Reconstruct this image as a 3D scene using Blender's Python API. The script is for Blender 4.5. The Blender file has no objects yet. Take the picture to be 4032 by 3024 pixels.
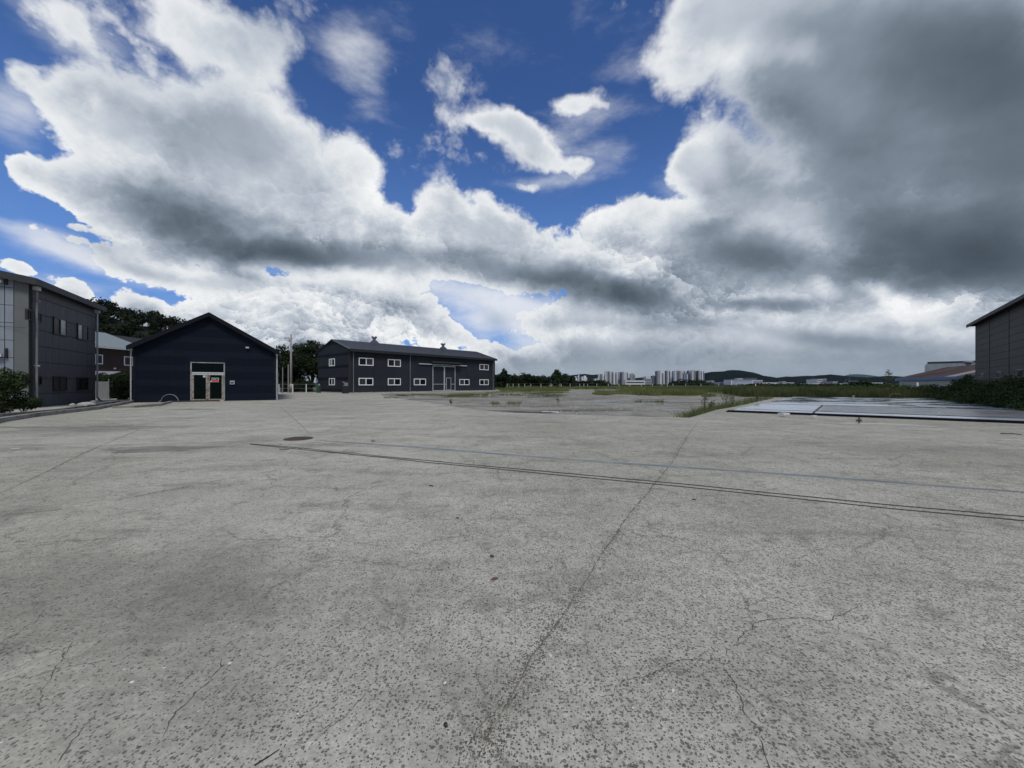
import bpy, bmesh, math, random
import numpy as np
from mathutils import Vector, Matrix, Euler

random.seed(7)
rng = np.random.default_rng(7)
S = bpy.context.scene
COL = S.collection
F = 1515.0          # focal length of the photograph in its own pixels (4032 wide)
EYE = 1.5           # eye height

# ------------------------------------------------------------------ camera
cam_data = bpy.data.cameras.new('camera')
cam = bpy.data.objects.new('camera', cam_data)
COL.objects.link(cam)
cam.location = (0, 0, EYE)
cam.rotation_euler = (math.radians(90), 0, 0)
cam_data.sensor_width = 36.0
cam_data.lens = 36.0 * F / 4032.0
cam_data.clip_start = 0.05
cam_data.clip_end = 30000
S.camera = cam
S.render.resolution_x, S.render.resolution_y = 1024, 768

S.view_settings.view_transform = 'Standard'
S.view_settings.look = 'None'
S.view_settings.exposure = 0.0
S.view_settings.gamma = 1.0
S.view_settings.use_curve_mapping = False
S.render.filter_size = 1.2

SUN_EL, SUN_AZ = math.radians(56), math.radians(165)     # azimuth clockwise from +Y

# ------------------------------------------------------------------ node helper
class NT:
    def __init__(self, tree):
        self.t = tree
    def n(self, kind, **kw):
        nd = self.t.nodes.new(kind)
        for k, v in kw.items():
            setattr(nd, k, v)
        return nd
    def put(self, sock, v):
        if isinstance(v, bpy.types.NodeSocket):
            self.t.links.new(v, sock)
        elif v is not None:
            if isinstance(v, tuple) and sock.type == 'VECTOR': v = v[:3]
            sock.default_value = v
    def m(self, op, a, b=None, c=None, clamp=False):
        nd = self.n('ShaderNodeMath', operation=op, use_clamp=clamp)
        self.put(nd.inputs[0], a)
        if b is not None: self.put(nd.inputs[1], b)
        if c is not None: self.put(nd.inputs[2], c)
        return nd.outputs[0]
    def v(self, op, a, b=None, c=None, scale=None):
        nd = self.n('ShaderNodeVectorMath', operation=op)
        self.put(nd.inputs[0], a)
        if b is not None: self.put(nd.inputs[1], b)
        if c is not None: self.put(nd.inputs[2], c)
        if scale is not None: self.put(nd.inputs['Scale'], scale)
        return nd.outputs['Value'] if op in ('DOT_PRODUCT', 'LENGTH', 'DISTANCE') else nd.outputs[0]
    def noise(self, vec, scale, detail=4, rough=.5, dist=0, out='Fac', lac=2.0):
        nd = self.n('ShaderNodeTexNoise')
        self.put(nd.inputs['Vector'], vec)
        nd.inputs['Scale'].default_value = scale
        nd.inputs['Detail'].default_value = detail
        nd.inputs['Roughness'].default_value = rough
        nd.inputs['Distortion'].default_value = dist
        nd.inputs['Lacunarity'].default_value = lac
        return nd.outputs[out]
    def voro(self, vec, scale, feature='F1', detail=0, rough=.5, out='Distance', rnd=1.0, smooth=None):
        nd = self.n('ShaderNodeTexVoronoi', feature=feature)
        self.put(nd.inputs['Vector'], vec)
        nd.inputs['Scale'].default_value = scale
        if 'Detail' in nd.inputs: nd.inputs['Detail'].default_value = detail
        if 'Roughness' in nd.inputs: nd.inputs['Roughness'].default_value = rough
        nd.inputs['Randomness'].default_value = rnd
        if smooth is not None: nd.inputs['Smoothness'].default_value = smooth
        return nd.outputs[out]
    def mr(self, v, a, b, c=0., d=1., kind='SMOOTHSTEP'):
        nd = self.n('ShaderNodeMapRange', interpolation_type=kind, clamp=True)
        self.put(nd.inputs['Value'], v)
        self.put(nd.inputs['From Min'], a); self.put(nd.inputs['From Max'], b)
        self.put(nd.inputs['To Min'], c); self.put(nd.inputs['To Max'], d)
        return nd.outputs['Result']
    def mix(self, fac, a, b, blend='MIX'):
        nd = self.n('ShaderNodeMix', data_type='RGBA', blend_type=blend)
        self.put(nd.inputs[0], fac)
        for s, v in ((nd.inputs[6], a), (nd.inputs[7], b)):
            self.put(s, (*v, 1) if isinstance(v, tuple) and len(v) == 3 else v)
        return nd.outputs[2]
    def ramp(self, fac, stops, interp='LINEAR'):
        nd = self.n('ShaderNodeValToRGB')
        self.put(nd.inputs[0], fac)
        e = nd.color_ramp.elements
        nd.color_ramp.interpolation = interp
        while len(e) < len(stops): e.new(.5)
        for el, (p, c) in zip(e, stops):
            el.position = p; el.color = (*c, 1)
        return nd.outputs[0]

# ------------------------------------------------------------------ sky
def sky_dir(px, py):
    return Vector(((px - 2016) / F, 1.0, (1512 - py) / F)).normalized()

def cloud_group(name, blobs):
    """Sum of soft ellipsoidal cloud masses, each fixed at its direction in the sky."""
    g = bpy.data.node_groups.new(name, 'ShaderNodeTree')
    g.interface.new_socket('Vector', in_out='INPUT', socket_type='NodeSocketVector')
    g.interface.new_socket('Value', in_out='OUTPUT', socket_type='NodeSocketFloat')
    T = NT(g)
    gi = T.n('NodeGroupInput'); go = T.n('NodeGroupOutput')
    acc = None
    vec = gi.outputs[0]
    for i, (px, py, rx, ry, rot, s) in enumerate(blobs):
        if i and i % 6 == 0:                        # evaluate in short batches (keeps the shader small)
            vec = T.v('MULTIPLY_ADD', acc, (1e-7, 1e-7, 1e-7), gi.outputs[0])
        c = np.array(sky_dir(px, py))
        ca, sa = math.cos(math.radians(rot)), math.sin(math.radians(rot))
        e = 4.0
        def d(ux, uy):
            return (np.array(sky_dir(px + ux * e, py + uy * e)) - c) / e
        t1 = d(ca, sa) * rx; t2 = d(-sa, ca) * ry
        U, sv, _ = np.linalg.svd(np.stack([t1, t2], 1), full_matrices=False)
        u1, u2 = U[:, 0], U[:, 1]; u3 = np.cross(u1, u2)
        R = Matrix((u1, u2, u3)).transposed()
        mp = T.n('ShaderNodeMapping', vector_type='TEXTURE')
        T.put(mp.inputs['Vector'], vec)
        mp.inputs['Location'].default_value = tuple(c)
        mp.inputs['Rotation'].default_value = tuple(R.to_euler('XYZ'))
        mp.inputs['Scale'].default_value = (float(sv[0]), float(sv[1]), 1.0)
        ln = T.v('LENGTH', mp.outputs[0])
        gr = T.mr(ln, 1.0, 0.0, 0.0, s)
        acc = gr if acc is None else T.m('ADD', acc, gr)
    T.put(go.inputs[0], acc)
    return g

DENS = [  # px, py, rx, ry, rotation, strength
    # the big cloud at the left
    (330, 430, 400, 260, 15, .7), (700, 520, 560, 400, 20, .8), (1120, 620, 400, 430, -20, .7), (1280, 860, 420, 280, 20, .8),
    (720, 880, 640, 250, 8, .8), (330, 720, 330, 220, 20, .6), (900, 130, 560, 260, 22, .7), (320, 120, 420, 200, 25, .5), (1190, 80, 240, 200, 50, .4),
    (1400, 260, 170, 170, 60, .26), (1050, 1110, 700, 80, 4, .5), (1430, 660, 130, 210, -28, .4), (60, 630, 150, 110, 20, .45), (60, 300, 120, 110, 50, .3), (1240, 1000, 520, 110, 4, .7),
    (480, 170, 130, 60, 40, -.30), (700, 230, 160, 60, 45, -.16), (360, 400, 100, 60, 40, -.3), (200, 790, 200, 60, 30, -.2),
    # the middle bank
    (1740, 850, 150, 180, 0, .8), (2010, 920, 330, 150, 5, .8), (2450, 900, 330, 180, 0, .9), (2250, 1070, 820, 150, 6, .9), (2650, 900, 220, 150, 20, .4),
    (2920, 1010, 400, 190, 10, .9), (1560, 960, 260, 150, 0, .6), (1920, 800, 130, 100, 20, .35),
    (1620, 1040, 500, 120, 5, .6), (2700, 1080, 400, 160, 0, .5), (1830, 960, 330, 140, 0, .6), (2600, 1220, 560, 110, 0, .8), (2260, 1235, 300, 90, 10, .6), (150, 700, 250, 130, 20, .45), (1560, 1150, 330, 90, 15, .35), (2780, 1120, 400, 130, 0, .5), (2640, 1010, 160, 90, 0, .5),
    # small clouds in the gap
    (2260, 410, 210, 110, -8, .66), (2110, 580, 370, 125, 32, .74), (1990, 480, 200, 100, 10, .46), (2110, 735, 150, 50, 0, .40), (1830, 460, 160, 60, 20, .26), (2390, 440, 120, 50, 30, .25), (2280, 640, 160, 60, -10, .35),
    # the dark bank at the right
    (2680, 260, 250, 330, -10, .72), (2790, 600, 230, 220, -20, .7), (2880, 800, 320, 240, 10, .8), (2680, 640, 130, 100, 0, .30), (2930, 330, 220, 200, 0, .30), (2870, 900, 250, 150, 0, .5),
    (3300, 150, 850, 560, 0, 1.1), (3500, 700, 950, 640, 10, 1.2), (3950, 600, 700, 900, 0, 1.2), (2900, 40, 400, 240, 0, .6), (3050, 950, 500, 300, 0, .7),
    (2600, 570, 110, 120, 0, -.3),
    # cumulus above the roofs, left
    (930, 1070, 170, 100, 0, .55), (1010, 1210, 330, 150, 0, .8), (1360, 1190, 330, 130, 10, .75), (1660, 1270, 260, 110, 28, .75), (1150, 1370, 900, 130, 3, .9),
    (40, 1050, 200, 60, 12, .6), (270, 1120, 190, 80, 15, .7), (530, 1170, 170, 80, 15, .65), (300, 1290, 600, 130, 8, .9), (450, 1235, 420, 100, 8, .6), (640, 1250, 300, 110, 0, .5), (1250, 1290, 700, 130, 6, .6), (130, 900, 420, 40, 12, .32), (560, 1040, 480, 45, 10, .36),
    # low deck to the right
    (2130, 1270, 200, 80, 0, .6), (2650, 1330, 1100, 130, 0, .9), (3200, 1150, 700, 190, 0, .9), (2350, 1430, 1100, 110, 0, .9), (2900, 1500, 2600, 130, 0, .8), (600, 1480, 1200, 110, 0, .6), (3500, 1400, 1000, 200, 0, 1.0), (3900, 1150, 500, 200, 0, .8),
    (1900, 1350, 300, 60, 25, .4),
]
DARK = [
    (960, 900, 640, 200, 14, .46), (1050, 970, 500, 100, 12, .08), (640, 780, 520, 160, 15, .30), (1130, 1000, 620, 100, 5, .50), (400, 950, 330, 100, 20, .32), (760, 420, 600, 260, 20, .24), (1200, 130, 520, 170, 30, .30), (760, 700, 500, 180, 15, .12),
    (1700, 1020, 380, 80, 0, .32), (2330, 1150, 640, 100, 8, .74), (2150, 1060, 560, 80, 5, .25), (2930, 1000, 420, 150, 12, .60), (2600, 1130, 560, 100, 0, .25), (2800, 880, 180, 60, -20, .22),
    (3750, 980, 800, 260, 8, .62), (3450, 1080, 420, 150, 10, .35), (3350, 620, 800, 420, 15, .36), (4100, 600, 650, 620, 0, .45), (3600, 150, 1000, 360, 0, .45), (3900, 350, 700, 300, 0, .2), (3000, 420, 380, 240, 0, .22), (3900, 1050, 500, 150, 0, .25), (2930, 700, 350, 220, 0, .16),
    (3000, 1210, 330, 46, 0, .45), (3250, 1330, 400, 50, 3, .25), (2700, 1280, 500, 60, 0, .25), (2500, 1420, 1100, 110, 0, .24), (3500, 1400, 900, 120, 0, .2), (3750, 1260, 500, 60, 0, .25),
    (1950, 1260, 110, 60, 30, .25), (1250, 1390, 900, 70, 0, .16), (1560, 1200, 190, 40, 12, .16), (1080, 1090, 260, 30, 10, .12), (2060, 640, 240, 60, 30, .10),
    (2900, 200, 240, 130, -30, -.20), (3130, 200, 150, 110, 0, -.22), (3480, 1160, 170, 60, 20, -.34), (3230, 1130, 110, 60, 30, -.24), (3600, 1250, 250, 50, 0, -.2), (2680, 250, 200, 250, 0, -.02), (3000, 330, 500, 420, 0, .14), (3500, 420, 700, 400, 0, .14),
    (1430, 700, 130, 240, -30, -.2), (2450, 850, 330, 110, 0, -.22), (360, 480, 330, 140, 20, -.12), (2780, 620, 150, 150, 0, -.15),
]

VEIL = [
    (150, 930, 520, 70, 14, .75), (650, 1060, 700, 70, 9, .9), (1500, 1090, 600, 110, 8, 1.1), (1400, 240, 260, 190, 60, .55), (330, 150, 500, 230, 30, .6),
    (1930, 480, 330, 80, 20, .55), (2200, 560, 480, 180, 20, .5), (2350, 430, 300, 110, 0, .5), (2130, 720, 260, 70, 0, .5), (1950, 1210, 480, 130, 0, 1.0), (250, 1130, 500, 120, 8, .6), (2550, 200, 300, 320, 0, .35), (60, 420, 300, 300, 0, .5),
    (2950, 1400, 1700, 200, 0, 1.3), (1800, 1520, 3200, 60, 0, 1.6), (2200, 1300, 500, 150, 0, .8), (1900, 1470, 900, 60, 0, .6), (2650, 700, 200, 200, 0, .4),
]

world = bpy.data.worlds.new('World')
S.world = world
world.use_nodes = True
wt = world.node_tree
wt.nodes.clear()
T = NT(wt)
tc = T.n('ShaderNodeTexCoord')
dirv = T.v('NORMALIZE', tc.outputs['Generated'])
sep = T.n('ShaderNodeSeparateXYZ'); T.put(sep.inputs[0], dirv)
dz = T.m('MAXIMUM', sep.outputs[2], 0.0)

sky = T.n('ShaderNodeTexSky', sky_type='NISHITA')
sky.sun_disc = False
sky.sun_elevation = SUN_EL
sky.sun_rotation = SUN_AZ
sky.air_density = 1.0; sky.dust_density = 0.6; sky.ozone_density = 2.0
sky_col = T.mix(1.0, sky.outputs[0], (.44, .66, 1.05), 'MULTIPLY')

def build_clouds():
    # perspective: clouds get finer towards the horizon
    p = T.v('MULTIPLY', dirv, (1.5, 1.5, 1.8))
    warp = T.v('SUBTRACT', T.noise(p, 2.2, 5, .6, out='Color'), (.5, .5, .5))
    warp_amp = T.m('MULTIPLY_ADD', dz, .12, .06)
    dw = T.v('ADD', dirv, T.v('SCALE', warp, scale=warp_amp))
    gd = T.n('ShaderNodeGroup', node_tree=cloud_group('cloud_masses', DENS)); T.put(gd.inputs[0], dw)
    gk = T.n('ShaderNodeGroup', node_tree=cloud_group('cloud_undersides', DARK)); T.put(gk.inputs[0], T.v('MULTIPLY_ADD', gd.outputs[0], (1e-7, 1e-7, 1e-7), dw))
    dens, dark = gd.outputs[0], gk.outputs[0]
    gv = T.n('ShaderNodeGroup', node_tree=cloud_group('cloud_veils', VEIL)); T.put(gv.inputs[0], T.v('MULTIPLY_ADD', gk.outputs[0], (1e-7, 1e-7, 1e-7), dw))
    veil = gv.outputs[0]

    # billows: each Voronoi cell is one puff, lit on the side that faces the sun
    w = T.v('SUBTRACT', T.noise(p, 5.5, 5, .65, out='Color'), (.5, .5, .5))
    q = T.v('ADD', p, T.v('SCALE', w, scale=.24))
    fb = T.noise(p, 2.6, 8, .60)
    b0 = T.m('MULTIPLY', fb, 1.35)
    rl = None
    hi = T.mr(dz, .12, .55)
    for sc_, wd, wr, lowk, highk in ((4.6, -.34, .24, .55, 1.0), (11.0, -.22, .16, 1.0, .85), (27.0, -.15, .13, 1.35, .6)):
        vn = T.n('ShaderNodeTexVoronoi')
        T.put(vn.inputs['Vector'], q); vn.inputs['Scale'].default_value = sc_
        wk = T.m('MULTIPLY_ADD', hi, highk - lowk, lowk)
        b0 = T.m('MULTIPLY_ADD', T.m('MULTIPLY', vn.outputs['Distance'], wk), wd, b0)
        off = T.v('SUBTRACT', q, vn.outputs['Position'])
        dt = T.v('DOT_PRODUCT', off, (.45 * sc_ * wr, -.25 * sc_ * wr, .85 * sc_ * wr))
        dt = T.m('MULTIPLY', dt, wk)
        rl = dt if rl is None else T.m('ADD', rl, dt)
    n_a = T.noise(p, 5.0, 6, .55); n_b = T.noise(T.v('ADD', p, (.030, -.01, .055)), 5.0, 6, .55)
    rl = T.m('ADD', rl, T.m('MULTIPLY', T.m('SUBTRACT', n_a, n_b), 1.35))
    # behind the camera: ordinary broken cloud of the same kind
    side = T.mr(sep.outputs[1], .45, -.1)
    zen = T.mr(sep.outputs[2], .72, .95)
    away = T.m('MAXIMUM', side, zen)
    gen = T.mr(T.noise(p, 1.3, 3, .5), .38, .62, 0.0, 1.0)
    dens = T.m('ADD', T.m('MULTIPLY', dens, T.m('SUBTRACT', 1.0, away)), T.m('MULTIPLY', gen, away))
    dark = T.m('ADD', dark, T.m('MULTIPLY', T.mr(gen, .5, 1.0, 0, .5), away))
    h = T.m('MULTIPLY_ADD', dens, 1.35, T.m('MULTIPLY_ADD', b0, 1.4, -.68))
    soft = T.m('MULTIPLY_ADD', T.mr(dz, .25, .60), .32, .07)
    alpha = T.mr(h, T.m('MULTIPLY_ADD', soft, -.3, .16), T.m('ADD', .20, soft))
    vn = T.noise(T.v('MULTIPLY', p, (1.0, 1.0, 2.2)), 3.2, 7, .62)
    valpha = T.m('MULTIPLY', T.mr(T.m('ADD', veil, T.m('MULTIPLY_ADD', vn, 1.6, -.8)), .1, 1.1), .82)
    alpha = T.m('MAXIMUM', alpha, valpha)
    rl = T.m('MULTIPLY', rl, T.mr(T.noise(p, 1.7, 2, .5), .38, .62, .30, 1.0))
    rl = T.m('MULTIPLY', rl, T.mr(dz, .62, .22, .35, 1.25))
    rl = T.m('MULTIPLY', rl, T.mr(veil, .0, .5, 1.0, .22))
    # thick parts are greyer, thin rims brighter; relief by which side faces the sun
    thick = T.mr(h, .18, 1.15, -.05, .25)
    low = T.mr(dz, .5, .12, .35, 1.0)
    kk = T.m('ADD', T.m('MULTIPLY', dark, .90), thick)
    damp = T.m('MULTIPLY', T.mr(dark, .6, 0.0, .25, 1.0), low)
    kk = T.m('SUBTRACT', kk, T.m('MULTIPLY', rl, damp))
    mot = T.m('SUBTRACT', T.noise(p, 3.3, 5, .55), .5)
    kk = T.m('MULTIPLY_ADD', mot, .50, kk)
    ccol = T.ramp(T.m('MULTIPLY_ADD', kk, .8, .12, clamp=True), [
        (0, (.93, .94, .95)), (.16, (.76, .79, .82)), (.32, (.51, .56, .63)), (.50, (.27, .32, .39)),
        (.68, (.145, .18, .225)), (.85, (.085, .112, .142)), (1, (.055, .075, .095))])
    return alpha, ccol

alpha, ccol = build_clouds()
c10 = T.v('SCALE', ccol, scale=10.0)                 # background strength is 0.1
sky_col = T.mix(T.mr(dz, .62, .10, 0, .62), sky_col, (1.5, 3.2, 7.4))
both = T.mix(alpha, sky_col, c10)
# pale air near the horizon
hz = T.mr(dz, .075, .0, 0, .92)
both = T.mix(hz, both, (2.7, 3.3, 3.95))
bg = T.n('ShaderNodeBackground')
T.put(bg.inputs[0], both); bg.inputs[1].default_value = 0.1
wo = T.n('ShaderNodeOutputWorld'); wt.links.new(bg.outputs[0], wo.inputs[0])
world.cycles.sampling_method = 'MANUAL'
world.cycles.sample_map_resolution = 512

# ------------------------------------------------------------------ sun (veiled by cloud)
sd = bpy.data.lights.new('sun', 'SUN')
sd.energy = 2.1; sd.angle = math.radians(16); sd.color = (1, .95, .86)
sun = bpy.data.objects.new('sun', sd); COL.objects.link(sun)
sv = Vector((math.sin(SUN_AZ) * math.cos(SUN_EL), math.cos(SUN_AZ) * math.cos(SUN_EL), math.sin(SUN_EL)))
sun.rotation_euler = sv.to_track_quat('Z', 'Y').to_euler()
HAZE = 0.000012

# ================================================================== materials
MATS = {}
def mat(name, col, rough=.7, var=.12, vscale=1.5, bump=0., bscale=20., metal=0., spec=.5, col2=None, c2scale=.6, coords='Object', streak=0.):
    """plain surface with blotchy variation, fine grain and relief"""
    if name in MATS: return MATS[name]
    m_ = bpy.data.materials.new(name); m_.use_nodes = True
    t = NT(m_.node_tree); bsdf = m_.node_tree.nodes['Principled BSDF']
    tcn = t.n('ShaderNodeTexCoord'); vec = tcn.outputs[coords]
    n1 = t.noise(vec, vscale, 6, .6)
    f = t.m('MULTIPLY_ADD', t.m('SUBTRACT', n1, .5), var * 4, 1.0)
    if streak:
        f = t.m('ADD', f, t.m('MULTIPLY', t.m('SUBTRACT', t.noise(t.v('MULTIPLY', vec, (1.6, 1.6, .12)), 2.2, 5, .65), .5), streak * 4))
    base = (*col, 1)
    if col2 is not None:
        base = t.mix(t.mr(t.noise(vec, c2scale, 5, .65), .45, .62), (*col, 1), (*col2, 1))
    c = t.v('SCALE', base, scale=f)
    t.put(bsdf.inputs['Base Color'], c)
    t.put(bsdf.inputs['Roughness'], t.m('MULTIPLY_ADD', t.m('SUBTRACT', n1, .5), .3, rough, clamp=True))
    bsdf.inputs['Metallic'].default_value = metal
    bsdf.inputs['Specular IOR Level'].default_value = spec
    if bump:
        b = t.n('ShaderNodeBump'); b.inputs['Strength'].default_value = bump; b.inputs['Distance'].default_value = .02
        t.put(b.inputs['Height'], t.noise(vec, bscale, 5, .6)); t.put(bsdf.inputs['Normal'], b.outputs[0])
    MATS[name] = m_
    return m_

def leafmat(name, dark, light, scale=.6, trans=.25):
    """foliage: hue varies from clump to clump and leaf to leaf"""
    if name in MATS: return MATS[name]
    m_ = bpy.data.materials.new(name); m_.use_nodes = True
    t = NT(m_.node_tree); bsdf = m_.node_tree.nodes['Principled BSDF']
    geo = t.n('ShaderNodeNewGeometry')
    a = t.noise(geo.outputs['Position'], scale, 4, .6)
    isl = geo.outputs['Random Per Island']
    f = t.m('ADD', t.mr(a, .35, .65, 0, .65), t.m('MULTIPLY', isl, .35))
    c = t.mix(f, (*dark, 1), (*light, 1))
    t.put(bsdf.inputs['Base Color'], c)
    bsdf.inputs['Roughness'].default_value = .75
    bsdf.inputs['Specular IOR Level'].default_value = .25
    if trans:
        tr = t.n('ShaderNodeBsdfTranslucent'); t.put(tr.inputs[0], c)
        ms = t.n('ShaderNodeMixShader'); ms.inputs[0].default_value = trans
        t.t.links.new(bsdf.outputs[0], ms.inputs[1]); t.t.links.new(tr.outputs[0], ms.inputs[2])
        out = [n for n in m_.node_tree.nodes if n.type == 'OUTPUT_MATERIAL'][0]
        t.t.links.new(ms.outputs[0], out.inputs[0])
    MATS[name] = m_
    return m_

# ================================================================== mesh helpers
def ident(s, d, z): return (s, d, z)

class MB:
    def __init__(self, f=None):
        self.v = []; self.f = []; self.mp = f or ident
    def add(self, pts, faces):
        o = len(self.v)
        self.v += [self.mp(*p) for p in pts]
        self.f += [tuple(i + o for i in fc) for fc in faces]
        return self
    def box(self, s0, s1, d0, d1, z0, z1):
        P = [(s, d, z) for z in (z0, z1) for s, d in ((s0, d0), (s1, d0), (s1, d1), (s0, d1))]
        return self.add(P, [(0, 3, 2, 1), (4, 5, 6, 7), (0, 1, 5, 4), (1, 2, 6, 5), (2, 3, 7, 6), (3, 0, 4, 7)])
    def poly(self, pts2, d0, d1):
        """polygon in the wall plane (s, z) extruded from depth d0 to d1"""
        n = len(pts2)
        if n < 3: return self
        P = [(s, d0, z) for s, z in pts2] + [(s, d1, z) for s, z in pts2]
        return self.add(P, [tuple(range(n)), tuple(range(2 * n - 1, n - 1, -1))] + [(i, i + n, (i + 1) % n + n, (i + 1) % n) for i in range(n)])
    def prism(self, pts, z0, z1):
        """polygon in plan extruded upwards"""
        n = len(pts)
        P = [(x, y, z0) for x, y in pts] + [(x, y, z1) for x, y in pts]
        return self.add(P, [tuple(range(n - 1, -1, -1)), tuple(range(n, 2 * n))] + [(i, (i + 1) % n, (i + 1) % n + n, i + n) for i in range(n)])
    def tube(self, pts, r, n=8, r2=None):
        pts = [Vector(p) for p in pts]; o = len(self.v); m = len(pts)
        for i, p in enumerate(pts):
            t = (pts[min(i + 1, m - 1)] - pts[max(i - 1, 0)]).normalized()
            a = t.cross(Vector((0, 0, 1)))
            if a.length < 1e-3: a = t.cross(Vector((1, 0, 0)))
            a.normalize(); b = t.cross(a)
            rr = r if r2 is None else r + (r2 - r) * i / (m - 1)
            for k in range(n):
                q = p + a * (math.cos(2 * math.pi * k / n) * rr) + b * (math.sin(2 * math.pi * k / n) * rr)
                self.v.append(self.mp(*q))
        for i in range(m - 1):
            for k in range(n):
                self.f.append((o + i * n + k, o + i * n + (k + 1) % n, o + (i + 1) * n + (k + 1) % n, o + (i + 1) * n + k))
        self.f.append(tuple(o + k for k in range(n - 1, -1, -1)))
        self.f.append(tuple(o + (m - 1) * n + k for k in range(n)))
        return self
    def lathe(self, cx, cy, prof, n=16):
        o = len(self.v)
        for r, z in prof:
            for k in range(n):
                self.v.append(self.mp(cx + r * math.cos(2 * math.pi * k / n), cy + r * math.sin(2 * math.pi * k / n), z))
        for i in range(len(prof) - 1):
            for k in range(n):
                self.f.append((o + i * n + k, o + i * n + (k + 1) % n, o + (i + 1) * n + (k + 1) % n, o + (i + 1) * n + k))
        self.f.append(tuple(o + k for k in range(n - 1, -1, -1)))
        self.f.append(tuple(o + (len(prof) - 1) * n + k for k in range(n)))
        return self
    def mesh(self, name, m_, smooth=False, recalc=True):
        me = bpy.data.meshes.new(name); me.from_pydata(self.v, [], self.f)
        if recalc:
            bm = bmesh.new(); bm.from_mesh(me); bmesh.ops.recalc_face_normals(bm, faces=bm.faces); bm.to_mesh(me); bm.free()
        if smooth: me.polygons.foreach_set('use_smooth', [True] * len(me.polygons))
        me.materials.append(m_); me.update()
        return me
    def build(self, name, m_, parent=None, smooth=False, recalc=True, **props):
        return link(name, self.mesh(name, m_, smooth, recalc), parent, **props)

def link(name, data, parent=None, loc=None, rz=None, **props):
    o = bpy.data.objects.new(name, data); COL.objects.link(o)
    if parent is not None: o.parent = parent
    if loc is not None: o.location = loc
    if rz is not None: o.rotation_euler = (0, 0, rz)
    for k, v in props.items(): o[k] = v
    return o

def thing(name, label, category, loc=(0, 0, 0), rz=0, group=None):
    o = link(name, None, None, loc, rz, label=label, category=category)
    o.empty_display_size = .2
    if group: o['group'] = group
    return o

def tag(o, label=None, category=None, group=None):
    if label: o['label'] = label
    if category: o['category'] = category
    if group: o['group'] = group
    return o

def copy_tree(o, parent=None, loc=None, rz=None, label=None):
    c = o.copy(); COL.objects.link(c)
    if parent is not None: c.parent = parent
    if loc is not None: c.location = loc
    if rz is not None: c.rotation_euler = (0, 0, rz)
    if label: c['label'] = label
    for ch in list(o.children): copy_tree(ch, c)
    return c

def quads_object(name, V, m_, parent=None, tri=False, **props):
    """V: (n, 4 or 3, 3) array of separate faces"""
    n, k = V.shape[0], V.shape[1]
    me = bpy.data.meshes.new(name)
    me.vertices.add(n * k); me.vertices.foreach_set('co', V.reshape(-1).astype(np.float32))
    me.loops.add(n * k); me.loops.foreach_set('vertex_index', np.arange(n * k, dtype=np.int32))
    me.polygons.add(n); me.polygons.foreach_set('loop_start', np.arange(n, dtype=np.int32) * k)
    me.polygons.foreach_set('loop_total', np.full(n, k, dtype=np.int32))
    me.update(calc_edges=True); me.materials.append(m_)
    return link(name, me, parent, **props)

def ground_at(px, py, z=0.):
    D = (EYE - z) * F / (py - 1512.0)
    return ((px - 2016) / F * D, D, z)

def rot2(a):
    return math.cos(a), math.sin(a)

class Frame:
    """a building's own axes: s along its visible long wall, v going back from it"""
    def __init__(self, ox, oy, ang):
        self.o = (ox, oy); self.a = ang; self.c, self.s = rot2(ang)
    def col(self, px, plane='v', at=0.):
        """where the sight line of picture column px meets the wall plane: (coordinate along the wall, distance)"""
        k = (px - 2016) / F
        # world point (k*D, D); local = R^-1 (p - o)
        # s(D) = c*(kD-ox)+s*(D-oy) ; v(D) = -s*(kD-ox)+c*(D-oy)
        ox, oy = self.o; c, s = self.c, self.s
        if plane == 'v':
            D = (at - s * ox + c * oy) / (-s * k + c)
            return c * (k * D - ox) + s * (D - oy), D
        D = (at + c * ox + s * oy) / (c * k + s)
        return -s * (k * D - ox) + c * (D - oy), D
    def hit(self, px, py, plane='v', at=0.):
        a, D = self.col(px, plane, at)
        return a, EYE + (1512 - py) / F * D
    def rect(self, x0, x1, y0, y1, plane='v', at=0.):
        a0, z1 = self.hit(x0, y0, plane, at); a1, z0 = self.hit(x1, y1, plane, at)
        _, z1b = self.hit(x1, y0, plane, at); z1 = (z1 + z1b) / 2 if False else z1
        return min(a0, a1), max(a0, a1), z0, z1

def clip(poly, a, b, c):
    """keep the part of a polygon where a*s + b*z <= c"""
    out = []
    for i in range(len(poly)):
        p, q = poly[i], poly[(i + 1) % len(poly)]
        fp, fq = a * p[0] + b * p[1] - c, a * q[0] + b * q[1] - c
        if fp <= 0: out.append(p)
        if fp * fq < 0:
            t = fp / (fp - fq); out.append((p[0] + t * (q[0] - p[0]), p[1] + t * (q[1] - p[1])))
    return out

def gable_clip(poly, w, eave, ridge):
    k = (ridge - eave) / (w / 2)
    poly = clip(poly, -k, 1, eave)
    return clip(poly, k, 1, eave + k * w)

def wall_map(plane, w=0):
    """(s, d, z) with d = outwards from the wall"""
    if plane == 'v': return lambda s, d, z: (s, -d, z)
    return lambda s, d, z: (-d, s, z)

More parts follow.
